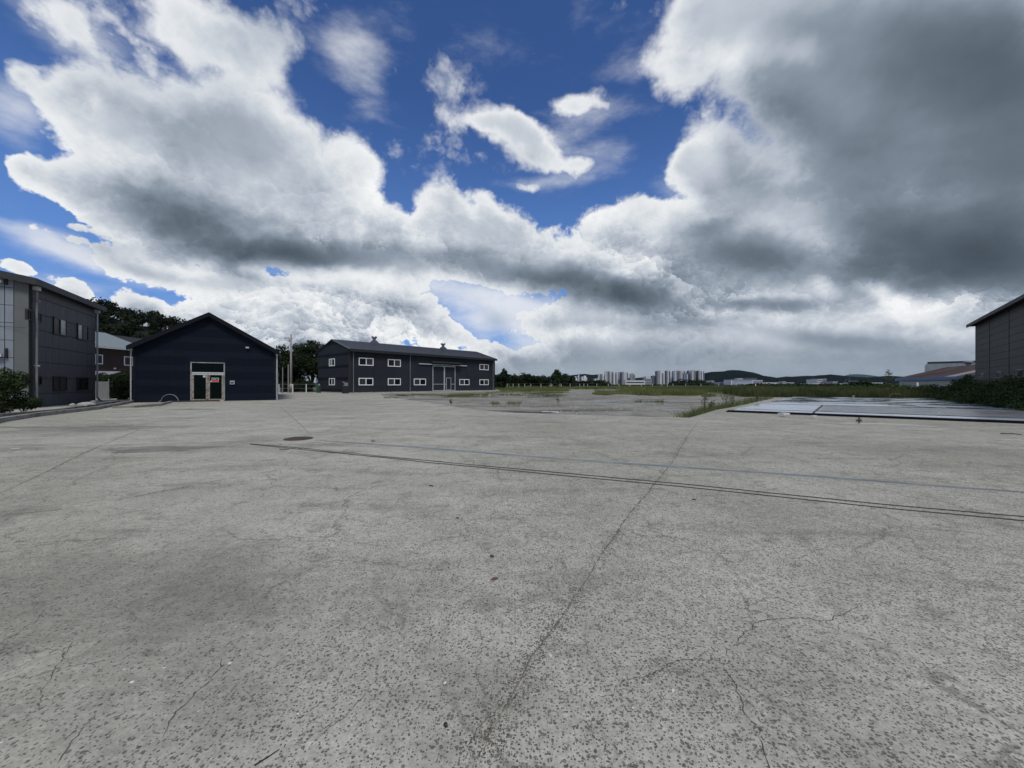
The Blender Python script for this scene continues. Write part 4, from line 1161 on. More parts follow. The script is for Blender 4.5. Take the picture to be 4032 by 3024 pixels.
def leaves(pts, size, out=None, spread=.9, aspect=.6):
    n = len(pts)
    a = rng.normal(size=(n, 3))
    if out is not None: nn = out + spread * a
    else: nn = a
    nn /= np.linalg.norm(nn, axis=1, keepdims=True) + 1e-9
    t = np.cross(nn, rng.normal(size=(n, 3))); t /= np.linalg.norm(t, axis=1, keepdims=True) + 1e-9
    b = np.cross(nn, t)
    s = (size * (.6 + .8 * rng.random(n)))[:, None]
    bend = nn * s * .25
    return np.stack([pts - t * s, pts - b * s * aspect + bend, pts + t * s, pts + b * s * aspect + bend], 1)

def crown_blobs(h, r, n=14, z0=.3, seed_r=.42):
    """a crown of many uneven clumps round a trunk"""
    bl = []
    for k in range(n):
        th = rng.uniform(0, 6.28); f = rng.uniform(0, 1) ** .6
        z = h * (z0 + (1 - z0) * rng.uniform(.08, .86))
        env = math.sin(math.pi * min(1, max(.08, (z / h - z0 * .6) / (1.08 - z0 * .6)))) ** .6
        q = r * f * env * .75
        s = r * seed_r * rng.uniform(.65, 1.15)
        bl.append((q * math.cos(th), q * math.sin(th), z, s, s, s * rng.uniform(.6, .85)))
    bl.append((0, 0, h * .88, r * .3, r * .3, h * .10)); bl.append((0, 0, h * .6, r * .55, r * .55, h * .25))
    return bl

def tree(x, y, h, r, label, n=2500, leaf=.22, m_=None, z0=.25, group=None, name='tree', nb=16, cat='tree'):
    t_ = thing(name, label, cat, (x, y, -.06), rng.uniform(0, 6.28), group)
    bl = crown_blobs(h, r, nb, z0)
    tb = MB(); tb.tube([(0, 0, -.3), (.06 * h * .1, 0, h * .3), (-.02 * h, .01 * h, h * .6), (0, 0, h * .85)], h * .025 + .03, 7, h * .006)
    for b in bl[:8]:
        tb.tube([(0, 0, h * z0 * .8), (b[0] * .5, b[1] * .5, (h * z0 * .8 + b[2]) * .52), (b[0], b[1], b[2])], h * .010, 5, h * .003)
    tb.build('trunk', M_BARK, t_, recalc=False)
    p, u = blob_points(bl, n); p[:, 2] = np.maximum(p[:, 2], .1)
    quads_object('crown', leaves(p, leaf, u), m_ or M_LEAF, t_)
    return t_

def at_px(px, D): return ((px - 2016) / F * D, D)
def htop(py, D): return EYE + (1512 - py) / F * D

# wooded hill behind the navy building: the slope, and the wood that reads as one mass
def hill_mesh(name, prof, D, depth, m_, base=0, back=1.0, sub=1):
    """ridge whose crest follows (px, py) samples at distance D, with slopes on both sides"""
    V = []; n = len(prof); rowsn = 9
    for j in range(rowsn):
        t = j / (rowsn - 1) * 2 - 1
        dd = D + t * depth
        for i, (px, py) in enumerate(prof):
            x, _ = at_px(px, D); z = htop(py, D)
            f = (math.cos(t * math.pi) * .5 + .5)
            zz = base + (z - base) * (f ** 1.4 if dd < D else f) * (1 + (.0 if j == rowsn // 2 else random.uniform(-.05, .05)))
            V.append((x * (1 + .0 * t), dd + random.uniform(-.1, .1) * depth * .3, zz - .5 if abs(t) == 1 else zz))
    Fc = [(j * n + i, j * n + i + 1, (j + 1) * n + i + 1, (j + 1) * n + i) for j in range(rowsn - 1) for i in range(n - 1)]
    b = MB(); b.add(V, Fc)
    return b.build(name, m_, recalc=False, smooth=True, kind='structure')

M_HILLFLOOR = mat('woodland_floor', (.006, .010, .005), .95, .2, .2)
wood_prof = [(-700, 1120), (-400, 1130), (-100, 1150), (150, 1178), (360, 1196), (420, 1194), (480, 1212), (540, 1228), (600, 1236), (650, 1250), (720, 1266), (800, 1300), (900, 1352), (1000, 1410), (1100, 1475), (1160, 1508)]
DH = 150.
hill_prof = [(px, py + 52) for px, py in wood_prof]
hill_mesh('wooded_hill', hill_prof, DH, 70, M_HILLFLOOR)
pts = []; ups = []
xs_ = np.array([p[0] for p in wood_prof], float); ys_ = np.array([p[1] for p in wood_prof], float)
for k in range(520):
    px = rng.uniform(-150, 1130); tt = rng.uniform(-.62, .12); D = DH + tt * 70
    top = np.interp(px, xs_, ys_) + 52
    x, _ = at_px(px, DH); gz = max(0, htop(top, DH)) * (math.cos(tt * math.pi) * .5 + .5)
    h = rng.uniform(4.2, 7.2) * (1 if px < 850 else .75); r = rng.uniform(1.8, 3.2)
    bl = [(x, D, gz + h * .62, r, r, h * .38)] + [(x + rng.uniform(-r, r) * .7, D + rng.uniform(-r, r) * .7, gz + h * rng.uniform(.45, .85), r * .5, r * .5, r * .45) for _ in range(4)]
    p, u = blob_points(bl, 150); pts.append(p); ups.append(u)
quads_object('hillside_wood', leaves(np.concatenate(pts), .42, np.concatenate(ups)), M_LEAFW, kind='stuff',
             label='dark green wood covering the hill behind the navy building')

# trees round the utility pole
for px, D, top, r, lab in [(1112, 84, 1352, 4.0, 'dark leafy tree left of the concrete utility pole'),
                           (1172, 88, 1345, 4.2, 'dark leafy tree right behind the concrete utility pole'),
                           (1228, 83, 1334, 4.3, 'tallest dark leafy tree between the utility pole and the slate warehouse'),
                           (1290, 96, 1400, 4.0, 'dark leafy tree mostly hidden behind the gable of the slate warehouse')]:
    x, y = at_px(px, D); tree(x, y, htop(top, D), r, lab, 5200, .23, M_LEAF, .12, 'dark trees behind the utility pole', nb=20)
x, y = at_px(1108, 76); 
for k, (px, D, h, lab) in enumerate([(1135, 73, 1.7, 'low dark shrub at the foot of the fence left of the utility pole'), (1175, 75, 2.6, 'dense dark shrub behind the fence beside the utility pole'), (1215, 74, 2.2, 'dense dark shrub behind the fence next to the warehouse gable')]):
    x, y = at_px(px, D); tree(x, y, h, 1.9, lab, 1300, .16, M_LEAF, .02, 'shrubs behind the short fence', 'shrub', 9, 'shrub')

# tree row beyond the warehouse's right end
row = [(1985, 120, 1448, 2.2, 'dark tree with a round top peeping over the right end of the slate warehouse', 900),
       (1950, 130, 1475, 3.5, 'dark bushy tree just behind the right end of the slate warehouse', 1500),
       (2022, 150, 1476, 4.2, 'second tree from the warehouse in the dark row beyond the field', 1500),
       (2062, 155, 1472, 3.8, 'third tree from the warehouse in the dark row beyond the field', 1500),
       (2100, 152, 1482, 4.0, 'lowest round tree in the middle of the dark row beyond the field', 1500),
       (2140, 158, 1476, 3.8, 'bushy tree just left of the tall loose tree in the dark row', 1500),
       (2192, 150, 1453, 3.6, 'tallest loose-branched tree in the dark row beyond the field', 1700),
       (2225, 156, 1474, 3.8, 'dark tree just right of the tall loose tree beyond the field', 1600),
       (2252, 158, 1486, 3.0, 'last low tree at the right end of the dark row beyond the field', 1200)]
for px, D, top, r, lab, n in row:
    x, y = at_px(px, D); tree(x, y, htop(top, D), r, lab, n, .36, M_LEAF if px != 2192 else M_LEAF2, .08, 'dark tree row beyond the field', nb=12)
for px, D, top, r, lab in [(2300, 190, 1500, 4, 'low bush below the small white apartment blocks'), (2335, 185, 1499, 4, 'low bush at the left foot of the first apartment cluster'), (2372, 190, 1503, 5, 'low bush under the left towers of the first apartment cluster'),
                           (2655, 240, 1503, 5, 'small dark bush below the left towers of the second apartment cluster'), (2690, 230, 1499, 6, 'round dark bush below the middle of the second apartment cluster'), (2730, 235, 1500, 7, 'wide dark bush below the right towers of the second apartment cluster'), (2780, 240, 1506, 6, 'flat dark bush just right of the second apartment cluster'),
                           (3385, 140, 1508, 5, 'rounded dark bush left of the feathery young tree')]:
    x, y = at_px(px, D); tree(x, y, htop(top, D), r, lab, 900, .45, M_LEAF, .03, 'bushes along the far edge of the field', 'bush', 8, 'bush')

# dark hedge line along the far edge of the field
bl = []
for px in np.linspace(2960, 3620, 60):
    D = rng.uniform(150, 165); x, y = at_px(px, D); h = htop(1514 - rng.uniform(-2, 3), D)
    bl.append((x, y, h * .5, 3.2, 2.4, h * .55))
for px in np.linspace(2270, 2960, 60):
    D = rng.uniform(225, 245); x, y = at_px(px, D); h = htop(1516 - rng.uniform(-2, 3), D)
    bl.append((x, y, h * .45, 4.2, 2.4, h * .5))
p, u = blob_points(bl, 16000); p[:, 2] = np.maximum(p[:, 2], 0)
quads_object('far_hedge', leaves(p, .42, u), M_LEAF, kind='stuff', label='dark hedge strip along the far edge of the grass field')

# feathery young tree sticking out of the bank
x, y = at_px(3500, 47)
yt = thing('young_tree', 'feathery pale green young tree rising above the reeds left of the rusty roof', 'tree', (x, y, 0))
tb = MB(); tb.tube([(0, 0, 0), (.05, 0, 1.6), (.15, 0, 2.7), (.12, 0, 3.3)], .03, 6, .006)
br = []
for k in range(26):
    z = rng.uniform(.6, 3.2); th = rng.uniform(0, 6.28); L = .95 * (1 - .62 * z / 3.3) * rng.uniform(.6, 1.1)
    e = (L * math.cos(th) + .08, L * math.sin(th), z + .3 * L); tb.tube([(.08, 0, z), e], .009, 4, .003); br.append(((.08, 0, z), e))
tb.build('trunk', M_BARK, yt, recalc=False)
q = []
for a, b in br:
    a = np.array(a); b = np.array(b)
    for j in range(22): q.append(a + (b - a) * rng.uniform(.3, 1.08) + rng.normal(size=3) * .06)
quads_object('crown', leaves(np.array(q), .055), M_WEED, yt)

# ---- blades and stems
def blades(x, y, h, w, lean=.35, z=-.06):
    n = len(x); th = rng.uniform(0, 6.28, n); la = rng.normal(size=(n, 2)) * lean * h[:, None]
    b0 = np.stack([x - np.cos(th) * w, y - np.sin(th) * w, np.full(n, z)], 1); b1 = np.stack([x + np.cos(th) * w, y + np.sin(th) * w, np.full(n, z)], 1)
    tp = np.stack([x + la[:, 0], y + la[:, 1], z + h], 1)
    return np.stack([b0, b1, tp], 1)

def field_points(n, px0, px1, y0, y1):
    px = rng.uniform(px0, px1, n); py = rng.uniform(y0, y1, n)
    D = EYE * F / (py - 1512); return (px - 2016) / F * D, D

# tall meadow grass beyond the lot
def patch_noise(x, y, s):
    from mathutils import noise as mn
    return np.array([mn.noise(Vector((a * s, b * s, 3.3))) for a, b in zip(x, y)])
X = []; Y = []; Hh = []; Wd = []
def add_field(n, px0, px1, y0, y1, h, thr=None, s=.12, w=.045):
    x, y = field_points(n, px0, px1, y0, y1)
    # ragged outline: fade the patch towards its edges
    pxs = x / y * F + 2016; pys = 1512 + EYE * F / y
    e = np.maximum(abs((pxs - (px0 + px1) / 2) / ((px1 - px0) / 2)) ** 3, abs((pys - (y0 + y1) / 2) / ((y1 - y0) / 2)) ** 3)
    k = e + .55 * patch_noise(x, y, .35) + .35 * patch_noise(x, y, .09) < .62 + (.3 if px1 - px0 > 900 else 0)
    x, y = x[k], y[k]
    if thr is not None:
        k = patch_noise(x, y, s) > thr; x, y = x[k], y[k]
    X.append(x); Y.append(y); Hh.append(h * rng.uniform(.45, 1.2, len(x))); Wd.append(w * y / 90)
add_field(26000, 1940, 3050, 1521, 1531.5, .75, w=.09)
add_field(14000, 1960, 2110, 1529, 1540, .45)
add_field(12000, 2040, 2245, 1530, 1541, .55)
add_field(9000, 2420, 2720, 1530, 1545, .65)
add_field(16000, 2480, 2790, 1532, 1559, .75, -.05, .10)
add_field(15000, 2330, 2520, 1534, 1556, .35, .12, .15)
add_field(9000, 2700, 3100, 1530, 1548, .7, -.1)
add_field(6000, 2760, 2960, 1548, 1562, .4, .05, .2)
quads_object('meadow_grass', blades(*[np.concatenate(a) for a in (X, Y, Hh)], np.concatenate(Wd)), M_GRASS, tri=True, kind='stuff', label='tall green grass of the field beyond the vacant lot')
# low weeds along the warehouse forecourt and in the lot
X, Y, Hh, Wd = [], [], [], []
add_field(9000, 1500, 1960, 1552, 1561, .22, .02, .35, .05)
add_field(7000, 1700, 2240, 1550, 1566, .28, .05, .28, .05)
add_field(5000, 1900, 2240, 1541, 1553, .30, -.02, .2, .05)
add_field(2200, 1915, 2080, 1584, 1597, .22, .12, .9, .03)
add_field(900, 2480, 2640, 1580, 1588, .35, -.1, .5, .03)
add_field(1400, 2240, 2500, 1556, 1584, .22, .32, .6, .04)
add_field(1500, 1960, 2480, 1548, 1600, .16, .40, 1.1, .04)
add_field(900, 2300, 2740, 1590, 1626, .12, .35, 1.1, .03)
add_field(1800, 1500, 1640, 1556, 1570, .25, .05, .5, .04)
quads_object('lot_weeds', blades(*[np.concatenate(a) for a in (X, Y, Hh)], np.concatenate(Wd)), M_WEED, tri=True, kind='stuff', label='patches of low green weeds growing on the vacant lot')
# grass along the kerb of the slab apron
X, Y, Hh = [], [], []
ex = edge[60:]
for k in range(3400):
    i = rng.integers(0, len(ex) - 1); f = rng.random()
    a, b = np.array(ex[i]), np.array(ex[i + 1]); p = a + (b - a) * f
    nrm = np.array([-(b - a)[1], (b - a)[0]]); nrm /= np.linalg.norm(nrm) + 1e-9
    q = p + nrm * abs(rng.normal()) * .28 * (1 + i / len(ex) * 2.0)
    X.append(q[0]); Y.append(q[1]); Hh.append(rng.uniform(.07, .26) * (1 + 1.2 * (i / len(ex))))
X, Y, Hh = map(np.array, (X, Y, Hh))
quads_object('kerbside_grass', blades(X, Y, Hh, np.full(len(X), .012), .4), M_WEED, tri=True, kind='stuff', label='strip of rough green grass along the apron edge left of the wet slab')

# single tall weeds standing at the apron edge
def stem_weed(px, py, h, lab, D=None, n=9, m_=None, lf=.028, name='weed'):
    x, y, _ = ground_at(px, py)
    w = thing(name, lab, 'weed', (x, y, -.03), 0, 'tall weeds by the slab apron')
    tb = MB(); q = []
    for k in range(n):
        th = rng.uniform(0, 6.28); L = h * rng.uniform(.55, 1.0); sp = h * rng.uniform(.05, .34)
        e = (sp * math.cos(th), sp * math.sin(th), L); m = (e[0] * .4, e[1] * .4, L * .6)
        tb.tube([(0, 0, 0), m, e], .010, 4, .004)
        for j in range(20):
            t_ = rng.uniform(.1, 1); q.append(np.array(m) * (1 - t_) + np.array(e) * t_ + rng.normal(size=3) * .035)
    tb.build('stem', M_DRY, w, recalc=False); quads_object('leaf_sprays', leaves(np.array(q), lf), m_ or M_WEED, w)
stem_weed(2774, 1622, 1.15, 'tallest bare-stemmed weed at the near corner of the apron grass')
stem_weed(2800, 1618, .75, 'shorter bushy weed just right of the tallest weed at the apron edge')
stem_weed(2857, 1606, 1.05, 'slender leaning weed in the middle of the apron edge')
stem_weed(2884, 1602, .95, 'crooked dry weed right of the slender one at the apron edge')
stem_weed(2980, 1584, 1.1, 'dense weed tuft near the far end of the apron grass', n=16)
stem_weed(2197, 1593, .65, 'lone dry weed standing in the middle of the vacant lot', n=6)
stem_weed(1775, 1594, .45, 'small dark weed at the curved edge of the concrete yard', n=7)
stem_weed(3383, 1668, .28, 'tiny dark weed sprouting from the apron in front of the wet slab', n=5, lf=.025)

# reeds and vine bank behind and beside the slab
X, Y, Hh = [], [], []
def bank_line(p0, p1, n, spread, h0, h1):
    a, b = np.array(p0), np.array(p1); d = b - a; nrm = np.array([-d[1], d[0]]) / np.linalg.norm(d)
    f = rng.random(n); o = rng.random(n) * spread
    q = a + f[:, None] * d + o[:, None] * nrm
    X.extend(q[:, 0]); Y.extend(q[:, 1]); Hh.extend((h0 + (h1 - h0) * f) * rng.uniform(.55, 1.15, n))
bank_line((29.6, 43.8), (43.5, 39.2), 15000, 10, .95, 1.05)
bank_line((27.5, 46), (33, 60), 5000, -3.5, 1.0, 1.3)
bank_line((36, 52), (58, 50), 9000, 14, 1.0, 1.3)
bank_line((34, 62), (66, 62), 7000, 40, 1.0, 1.5)
X, Y, Hh = map(np.array, (X, Y, Hh))
quads_object('reed_bank', blades(X, Y, Hh, .022 * (Y / 42), .22), leafmat('reed_leaves', (.040, .060, .020), (.150, .165, .065), .35, .35), tri=True, kind='stuff', label='tall reeds and weeds growing behind the wet slab')
bl = []
for k in range(150):     # vine bank between slab and taupe building
    f = rng.random(); s = rng.uniform(0, 1)
    A = np.array((43.3, 39.6)) * (1 - f) + np.array((24.5, 16.2)) * f
    B = np.array((49.6, 42.2)) * (1 - f) + np.array((30.2, 20.6)) * f
    p = A * (1 - s) + B * s; h = .35 + 1.55 * s ** .8 + rng.uniform(-.15, .25)
    bl.append((p[0], p[1], h * .45, 1.15, 1.15, h * .58))
for k in range(26):
    f = rng.random(); p = np.array((44, 41)) * (1 - f) + np.array((54, 45)) * f; h = rng.uniform(.8, 1.5)
    bl.append((p[0] + rng.uniform(-1, 1), p[1] + rng.uniform(0, 5), h * .5, 1.2, 1.2, h * .55))
for k in range(14):
    f = rng.random(); x, y = at_px(3100 + 620 * f, rng.uniform(44, 52)); h = rng.uniform(.8, 1.3); bl.append((x, y, h * .5, 1.1, 1.1, h * .55))
p, u = blob_points(bl, 52000); p[:, 2] = np.maximum(p[:, 2], .01)
quads_object('vine_bank', leaves(p, .085, u), M_VINE, kind='stuff', label='dark green creeper bank in front of the taupe building')
x, y = at_px(3810, 46); tree(x, y, 2.75, 1.4, 'dark shrub at the far corner of the taupe building', 1600, .10, M_LEAF, .05, None, 'shrub', 9, 'shrub')

# shrub at the left edge, shrubs between the left buildings
x, y = at_px(15, 19.3); tree(x, y, 2.45, 1.05, 'leafy green shrub at the left edge in front of the charcoal building', 5500, .055, M_LEAF2, .03, None, 'shrub', 18, 'shrub')
x, y = at_px(92, 19.9); tree(x, y, 1.25, .75, 'low feathery shrub right of the leafy shrub at the left edge', 3000, .04, M_LEAF2, .02, None, 'shrub', 9, 'shrub')
for k, (px, D, h, r, lab) in enumerate([(490, 37, 2.7, 1.6, 'dark shrub growing against the left side of the navy building'), (445, 40, 2.6, 1.5, 'dark shrub in the middle of the gap left of the navy building'), (405, 43, 2.9, 1.4, 'dark shrub behind the grey board in the gap'), (470, 46, 3.4, 2.0, 'tallest dark shrub below the brown house')]):
    x, y = at_px(px, D); tree(x, y, h, r, lab, 3200, .085, M_LEAF, .0, 'dark shrubs between the charcoal and navy buildings', 'shrub', 12, 'shrub')

# ================================================================== fences, pole, street things
M_POST = mat('white_post', (.75, .76, .76), .7, .1, 5.)
M_NET = mat('dark_net', (.03, .045, .03), .8, .2, 2.)
def post_fence(name, lab, stations, h, sheets=True, rail=True):
    """posts standing at the given ground points, with rails and a low net between them"""
    o = stations[0]
    f_ = thing(name, lab, 'fence', (o[0], o[1], 0))
    pm = MB().box(-.055, .055, -.055, .055, -.1, h).mesh('post', M_POST)
    for x, y in stations: link('post', pm, f_, (x - o[0], y - o[1], 0))
    for (x0, y0), (x1, y1) in zip(stations[:-1], stations[1:]):
        b = MB()
        for z in (h * .97, h * .5, .12):
            b.tube([(x0 - o[0], y0 - o[1], z), (x1 - o[0], y1 - o[1], z)], .016, 4)
        b.build('rail', M_GALVD, f_)
        if sheets:
            L = math.hypot(x1 - x0, y1 - y0); n = max(2, int(L / .25)); b = MB()
            for k in range(1, n):
                x, y = x0 + (x1 - x0) * k / n - o[0], y0 + (y1 - y0) * k / n - o[1]
                b.tube([(x, y, .1), (x, y, h * .95)], .007, 3)
            b.build('net', M_NET, f_)
    return f_
P0 = ground_at(1153, 1546.5); P1 = ground_at(1206, 1546)
d_ = (P1[0] - P0[0], P1[1] - P0[1])
st = [(P0[0] + d_[0] * k, P0[1] + d_[1] * k) for k in (-2, -1, 0, 1, 2)]
post_fence('wire_fence', 'low fence with white posts between the utility pole and the slate warehouse', st, 1.5)
st = []
for px in (1960, 1976, 1997, 2020, 2043, 2066, 2090, 2130, 2170, 2210, 2245, 2283, 2299, 2314, 2350, 2395, 2437, 2480, 2525, 2569, 2606, 2627, 2650, 2700, 2760, 2830, 2900):
    D = 138 + (px - 1960) * .03; st.append(at_px(px, D))
post_fence('wire_fence', 'long low fence with white posts along the far side of the green field', st, 1.62, sheets=False)
tag(MB().box(-.12, .12, -.06, .06, 0, 1.75).build('marker_post', M_POST), 'short white marker post standing in the reeds below the rusty roof', 'post').location = (*at_px(3612, 60), 0)
tag(MB().box(-.16, .16, -.1, .1, 0, 1.0).build('marker_post', M_POST), 'small white marker at the far edge of the field below the blue office block', 'post').location = (*at_px(2975, 150), .4)

# utility pole with striped band
x, y, _ = ground_at(1146, 1546)
pole = thing('utility_pole', 'tall concrete utility pole with a black and yellow striped band at its foot', 'utility pole', (x, y, 0))
M_POLE = mat('pole_concrete', (.26, .25, .24), .85, .12, 1.5)
ph = htop(1316, y)
MB().tube([(0, 0, -.2), (0, 0, ph)], .22, 14, .12).build('shaft', M_POLE, pole, smooth=True)
MB().tube([(-.42, -.1, -.1), (-.42, -.1, 4.9)], .09, 8).build('guard_pipe', M_POLE, pole)
M_STR = bpy.data.materials.new('striped_band'); M_STR.use_nodes = True
t = NT(M_STR.node_tree); tco = t.n('ShaderNodeTexCoord').outputs['Object']
sp = t.n('ShaderNodeSeparateXYZ'); t.put(sp.inputs[0], tco)
k_ = t.m('FRACT', t.m('MULTIPLY', t.m('ADD', sp.outputs[2], t.m('MULTIPLY', sp.outputs[0], 1.1)), 2.4))
t.put(M_STR.node_tree.nodes['Principled BSDF'].inputs['Base Color'], t.mix(t.m('GREATER_THAN', k_, .5), (.02, .02, .02), (.62, .58, .48)))
MB().lathe(0, 0, [(.25, .5), (.245, 1.55)], 18).build('striped_band', M_STR, pole, smooth=True)
MB().box(-1.1, .15, -.05, .05, ph - .75, ph - .66).build('crossarm', M_GALVD, pole)
for dx in (-1.0, -.5):
    MB().lathe(dx, 0, [(.05, ph - .66), (.08, ph - .56), (.04, ph - .45)], 8).build('insulator', M_STONE, pole)
MB().box(-.35, -.05, -.1, .1, ph - 1.3, ph - .9).build('bracket', M_GALVD, pole)
for k, (dx, z, ez) in enumerate(((-1.0, ph - .5, 9.6), (-.5, ph - .5, 9.2), (-.2, ph - 1.3, 8.0), (-.2, ph - 1.9, 7.2))):
    pts_ = []
    for i in range(13):
        f = i / 12; pts_.append((x + dx + (-62 - x) * f, y + 22 * f, z + (ez - z) * f - 1.6 * 4 * f * (1 - f) * .35))
    tag(MB().tube(pts_, .022, 4).build('overhead_wire', M_BLACK, recalc=False),
        ['topmost thin wire running left from the head of the utility pole', 'second thin wire from the top running left from the utility pole', 'third thin wire running left below the crossarm of the pole', 'lowest thin wire running left from the utility pole'][k], 'wire', 'wires on the utility pole')

# ================================================================== kerbs and bits by the left buildings
def zz1(x, y): return (x * .422, 1000 + y * .422)
def kerb(name, px, h, w, m_, seg=1.0, lab=None):
    P = gpath(px); root = None
    dirs = []
    pts = []
    for (x0, y0), (x1, y1) in zip(P[:-1], P[1:]):
        L = math.hypot(x1 - x0, y1 - y0); n = max(1, round(L / seg))
        for k in range(n): pts.append(((x0 + (x1 - x0) * k / n, y0 + (y1 - y0) * k / n), (x0 + (x1 - x0) * (k + 1) / n, y0 + (y1 - y0) * (k + 1) / n)))
    root = thing(name, lab, 'kerb', (P[0][0], P[0][1], 0))
    for (a, b) in pts:
        dx, dy = b[0] - a[0], b[1] - a[1]; L = math.hypot(dx, dy); nx, ny = -dy / L * w / 2, dx / L * w / 2
        e = .008 / L; j = random.uniform(-.012, .012)
        a2 = (a[0] + dx * e - P[0][0], a[1] + dy * e - P[0][1]); b2 = (b[0] - dx * e - P[0][0], b[1] - dy * e - P[0][1])
        MB().prism([(a2[0] - nx, a2[1] - ny), (b2[0] - nx, b2[1] - ny), (b2[0] + nx, b2[1] + ny), (a2[0] + nx, a2[1] + ny)], .001, h + j).build('kerb_stone', m_, root)
    return root
M_KERB = mat('kerb_concrete', (.25, .24, .215), .9, .2, 2., .5, 20., col2=(.15, .145, .12), c2scale=1.2)
M_KERBD = mat('dark_gutter_bed', (.05, .048, .042), .95, .2, 2.)
kerb('kerb_beam', [(-160, 1700), (0, 1662), zz1(300, 1522), zz1(890, 1452), zz1(1228, 1388)], .17, .26, M_KERB, 1.5, 'near raised concrete kerb beam running towards the navy building')
kerb('kerb_beam', [(-100, 1660), (0, 1646), zz1(560, 1478), zz1(900, 1420), zz1(1228, 1378)], .20, .22, M_KERB, 1.5, 'far raised concrete kerb beam along the charcoal building')
ribbon(gpath([(-60, 1668), (0, 1654), zz1(300, 1510), zz1(890, 1436), zz1(1220, 1383)]), .55, .003, .01, .5, .2).build('gutter_bed', M_KERBD, yard_o, recalc=False)
kerb('low_kerb', [zz1(1045, 1440), zz1(1260, 1434), zz1(1480, 1418), zz1(1592, 1388)], .14, .20, M_KERB, 1.2, 'low kerb line in front of the left corner of the navy building')
def rock(px, py, a, b, c, lab, m_=None, name='stone', cat='stone', grp=None):
    x, y, _ = ground_at(px, py)
    bm = bmesh.new(); bmesh.ops.create_icosphere(bm, subdivisions=2, radius=1)
    for v in bm.verts:
        k = 1 + random.uniform(-.18, .18); v.co = Vector((v.co.x * a * k, v.co.y * b * k, max(v.co.z, -.6) * c * k + c * .5))
    me = bpy.data.meshes.new(name); bm.to_mesh(me); bm.free(); me.materials.append(m_ or M_STONE)
    o = link(name, me, None, (x, y, 0.0), random.uniform(0, 6)); tag(o, lab, cat, grp); return o
rock(*zz1(805, 1440), .42, .25, .17, 'largest pale stone lying on the kerb before the charcoal building').location.z = .14
rock(*zz1(675, 1430), .20, .14, .10, 'small pale stone at the foot of the charcoal wall, left of the largest').location.z = .1
rock(*zz1(870, 1402), .22, .16, .12, 'pale stone below the downpipe at the far corner of the charcoal building').location.z = .1
rock(1469, 1738, .07, .05, .035, 'dark grey pebble beside the blue-grey strip left of centre', M_GALVD)
rock(1937, 2193, .020, .014, .012, 'small black pebble near the brown leaf', M_BLACK)
rock(1755, 2857, .012, .009, .008, 'blue-black pebble in the left foreground', M_BLACK)
for px, py, lab in [(2168, 2583, 'white chip right of the long joint in the foreground'), (1752, 2690, 'white chip left of centre in the foreground'), (2650, 2720, 'white chip below the crack junction at right'), (520, 2687, 'white chip on the left foreground concrete'), (905, 2612, 'small white chip at mid left foreground'), (61, 1766, 'white scrap on the pale trim strip at far left')]:
    rock(px, py, .010 if py > 2000 else .09, .007 if py > 2000 else .05, .004, lab, M_PAPER, 'white_chip', 'chip', 'white chips on the concrete')
# arc of hose by the navy wall
hp = []
cx, cy, _ = ground_at(664, 1584)
tag(MB().tube([(cx - .72, cy - .1, .05)] + [(cx + .72 * math.cos(a), cy + .1, .62 * math.sin(a) + .03) for a in np.linspace(math.pi * .94, .05, 18)], .028, 7).build('hose', M_GALVD, smooth=True, recalc=False), 'grey hose standing up in an arc against the foot of the navy wall', 'hose')
# planks on the ground before the doors
M_PLD = mat('dark_blue_plank', (.02, .024, .035), .6, .2, 2.); M_PLB = mat('red_brown_plank', (.075, .035, .025), .7, .25, 3.)
for x0, x1, m_, lab in ((679, 741, M_PLD, 'dark plank left of the threshold mats, farthest from the doors'), (743, 799, M_PLD, 'dark plank lying before the left glass door'), (802, 868, M_PLB, 'red-brown plank lying before the right glass door'), (870, 885, M_STONE, 'short pale slab at the right end of the door planks')):
    a = FN.col(x0)[0]; b = FN.col(x1)[0]
    o = MB(wall_map('v')).box(a, b, .12, .55, .004, .11).build('plank', m_); o.location = navy.location; o.rotation_euler = (0, 0, FN.a); tag(o, lab, 'plank', 'planks before the glass doors')
# grey board and little roof in the gap
x, y = at_px(402, 38)
bd = thing('grey_board', 'weathered grey sheet screen standing between the charcoal and navy buildings', 'screen', (x, y, 0), .3)
MB().box(-.52, .5, -.03, .03, .05, 1.75).build('sheet', M_GALVD, bd); MB().box(.5, .56, -.04, .04, 0, 2.0).build('post', M_GALVD, bd); MB().box(-.58, -.52, -.04, .04, 0, 1.8).build('post', M_GALVD, bd)
x, y = at_px(400, 44)
cn = thing('small_canopy', 'small grey sloping canopy below the brown house windows', 'canopy', (x, y, 0), .2)
MB().add([(-1.4, -.8, 2.55), (1.2, -.8, 2.45), (1.2, 1, 2.9), (-1.4, 1, 2.95), (-1.4, -.8, 2.62), (1.2, -.8, 2.52), (1.2, 1, 2.97), (-1.4, 1, 3.02)], [(0, 3, 2, 1), (4, 5, 6, 7), (0, 1, 5, 4), (1, 2, 6, 5), (2, 3, 7, 6), (3, 0, 4, 7)]).build('roof_sheet', M_GALVD, cn)
for dx in (-1.2, 1.0): MB().tube([(dx, 0, 0), (dx, 0, 2.6)], .04, 6).build('post', M_GALVD, cn)

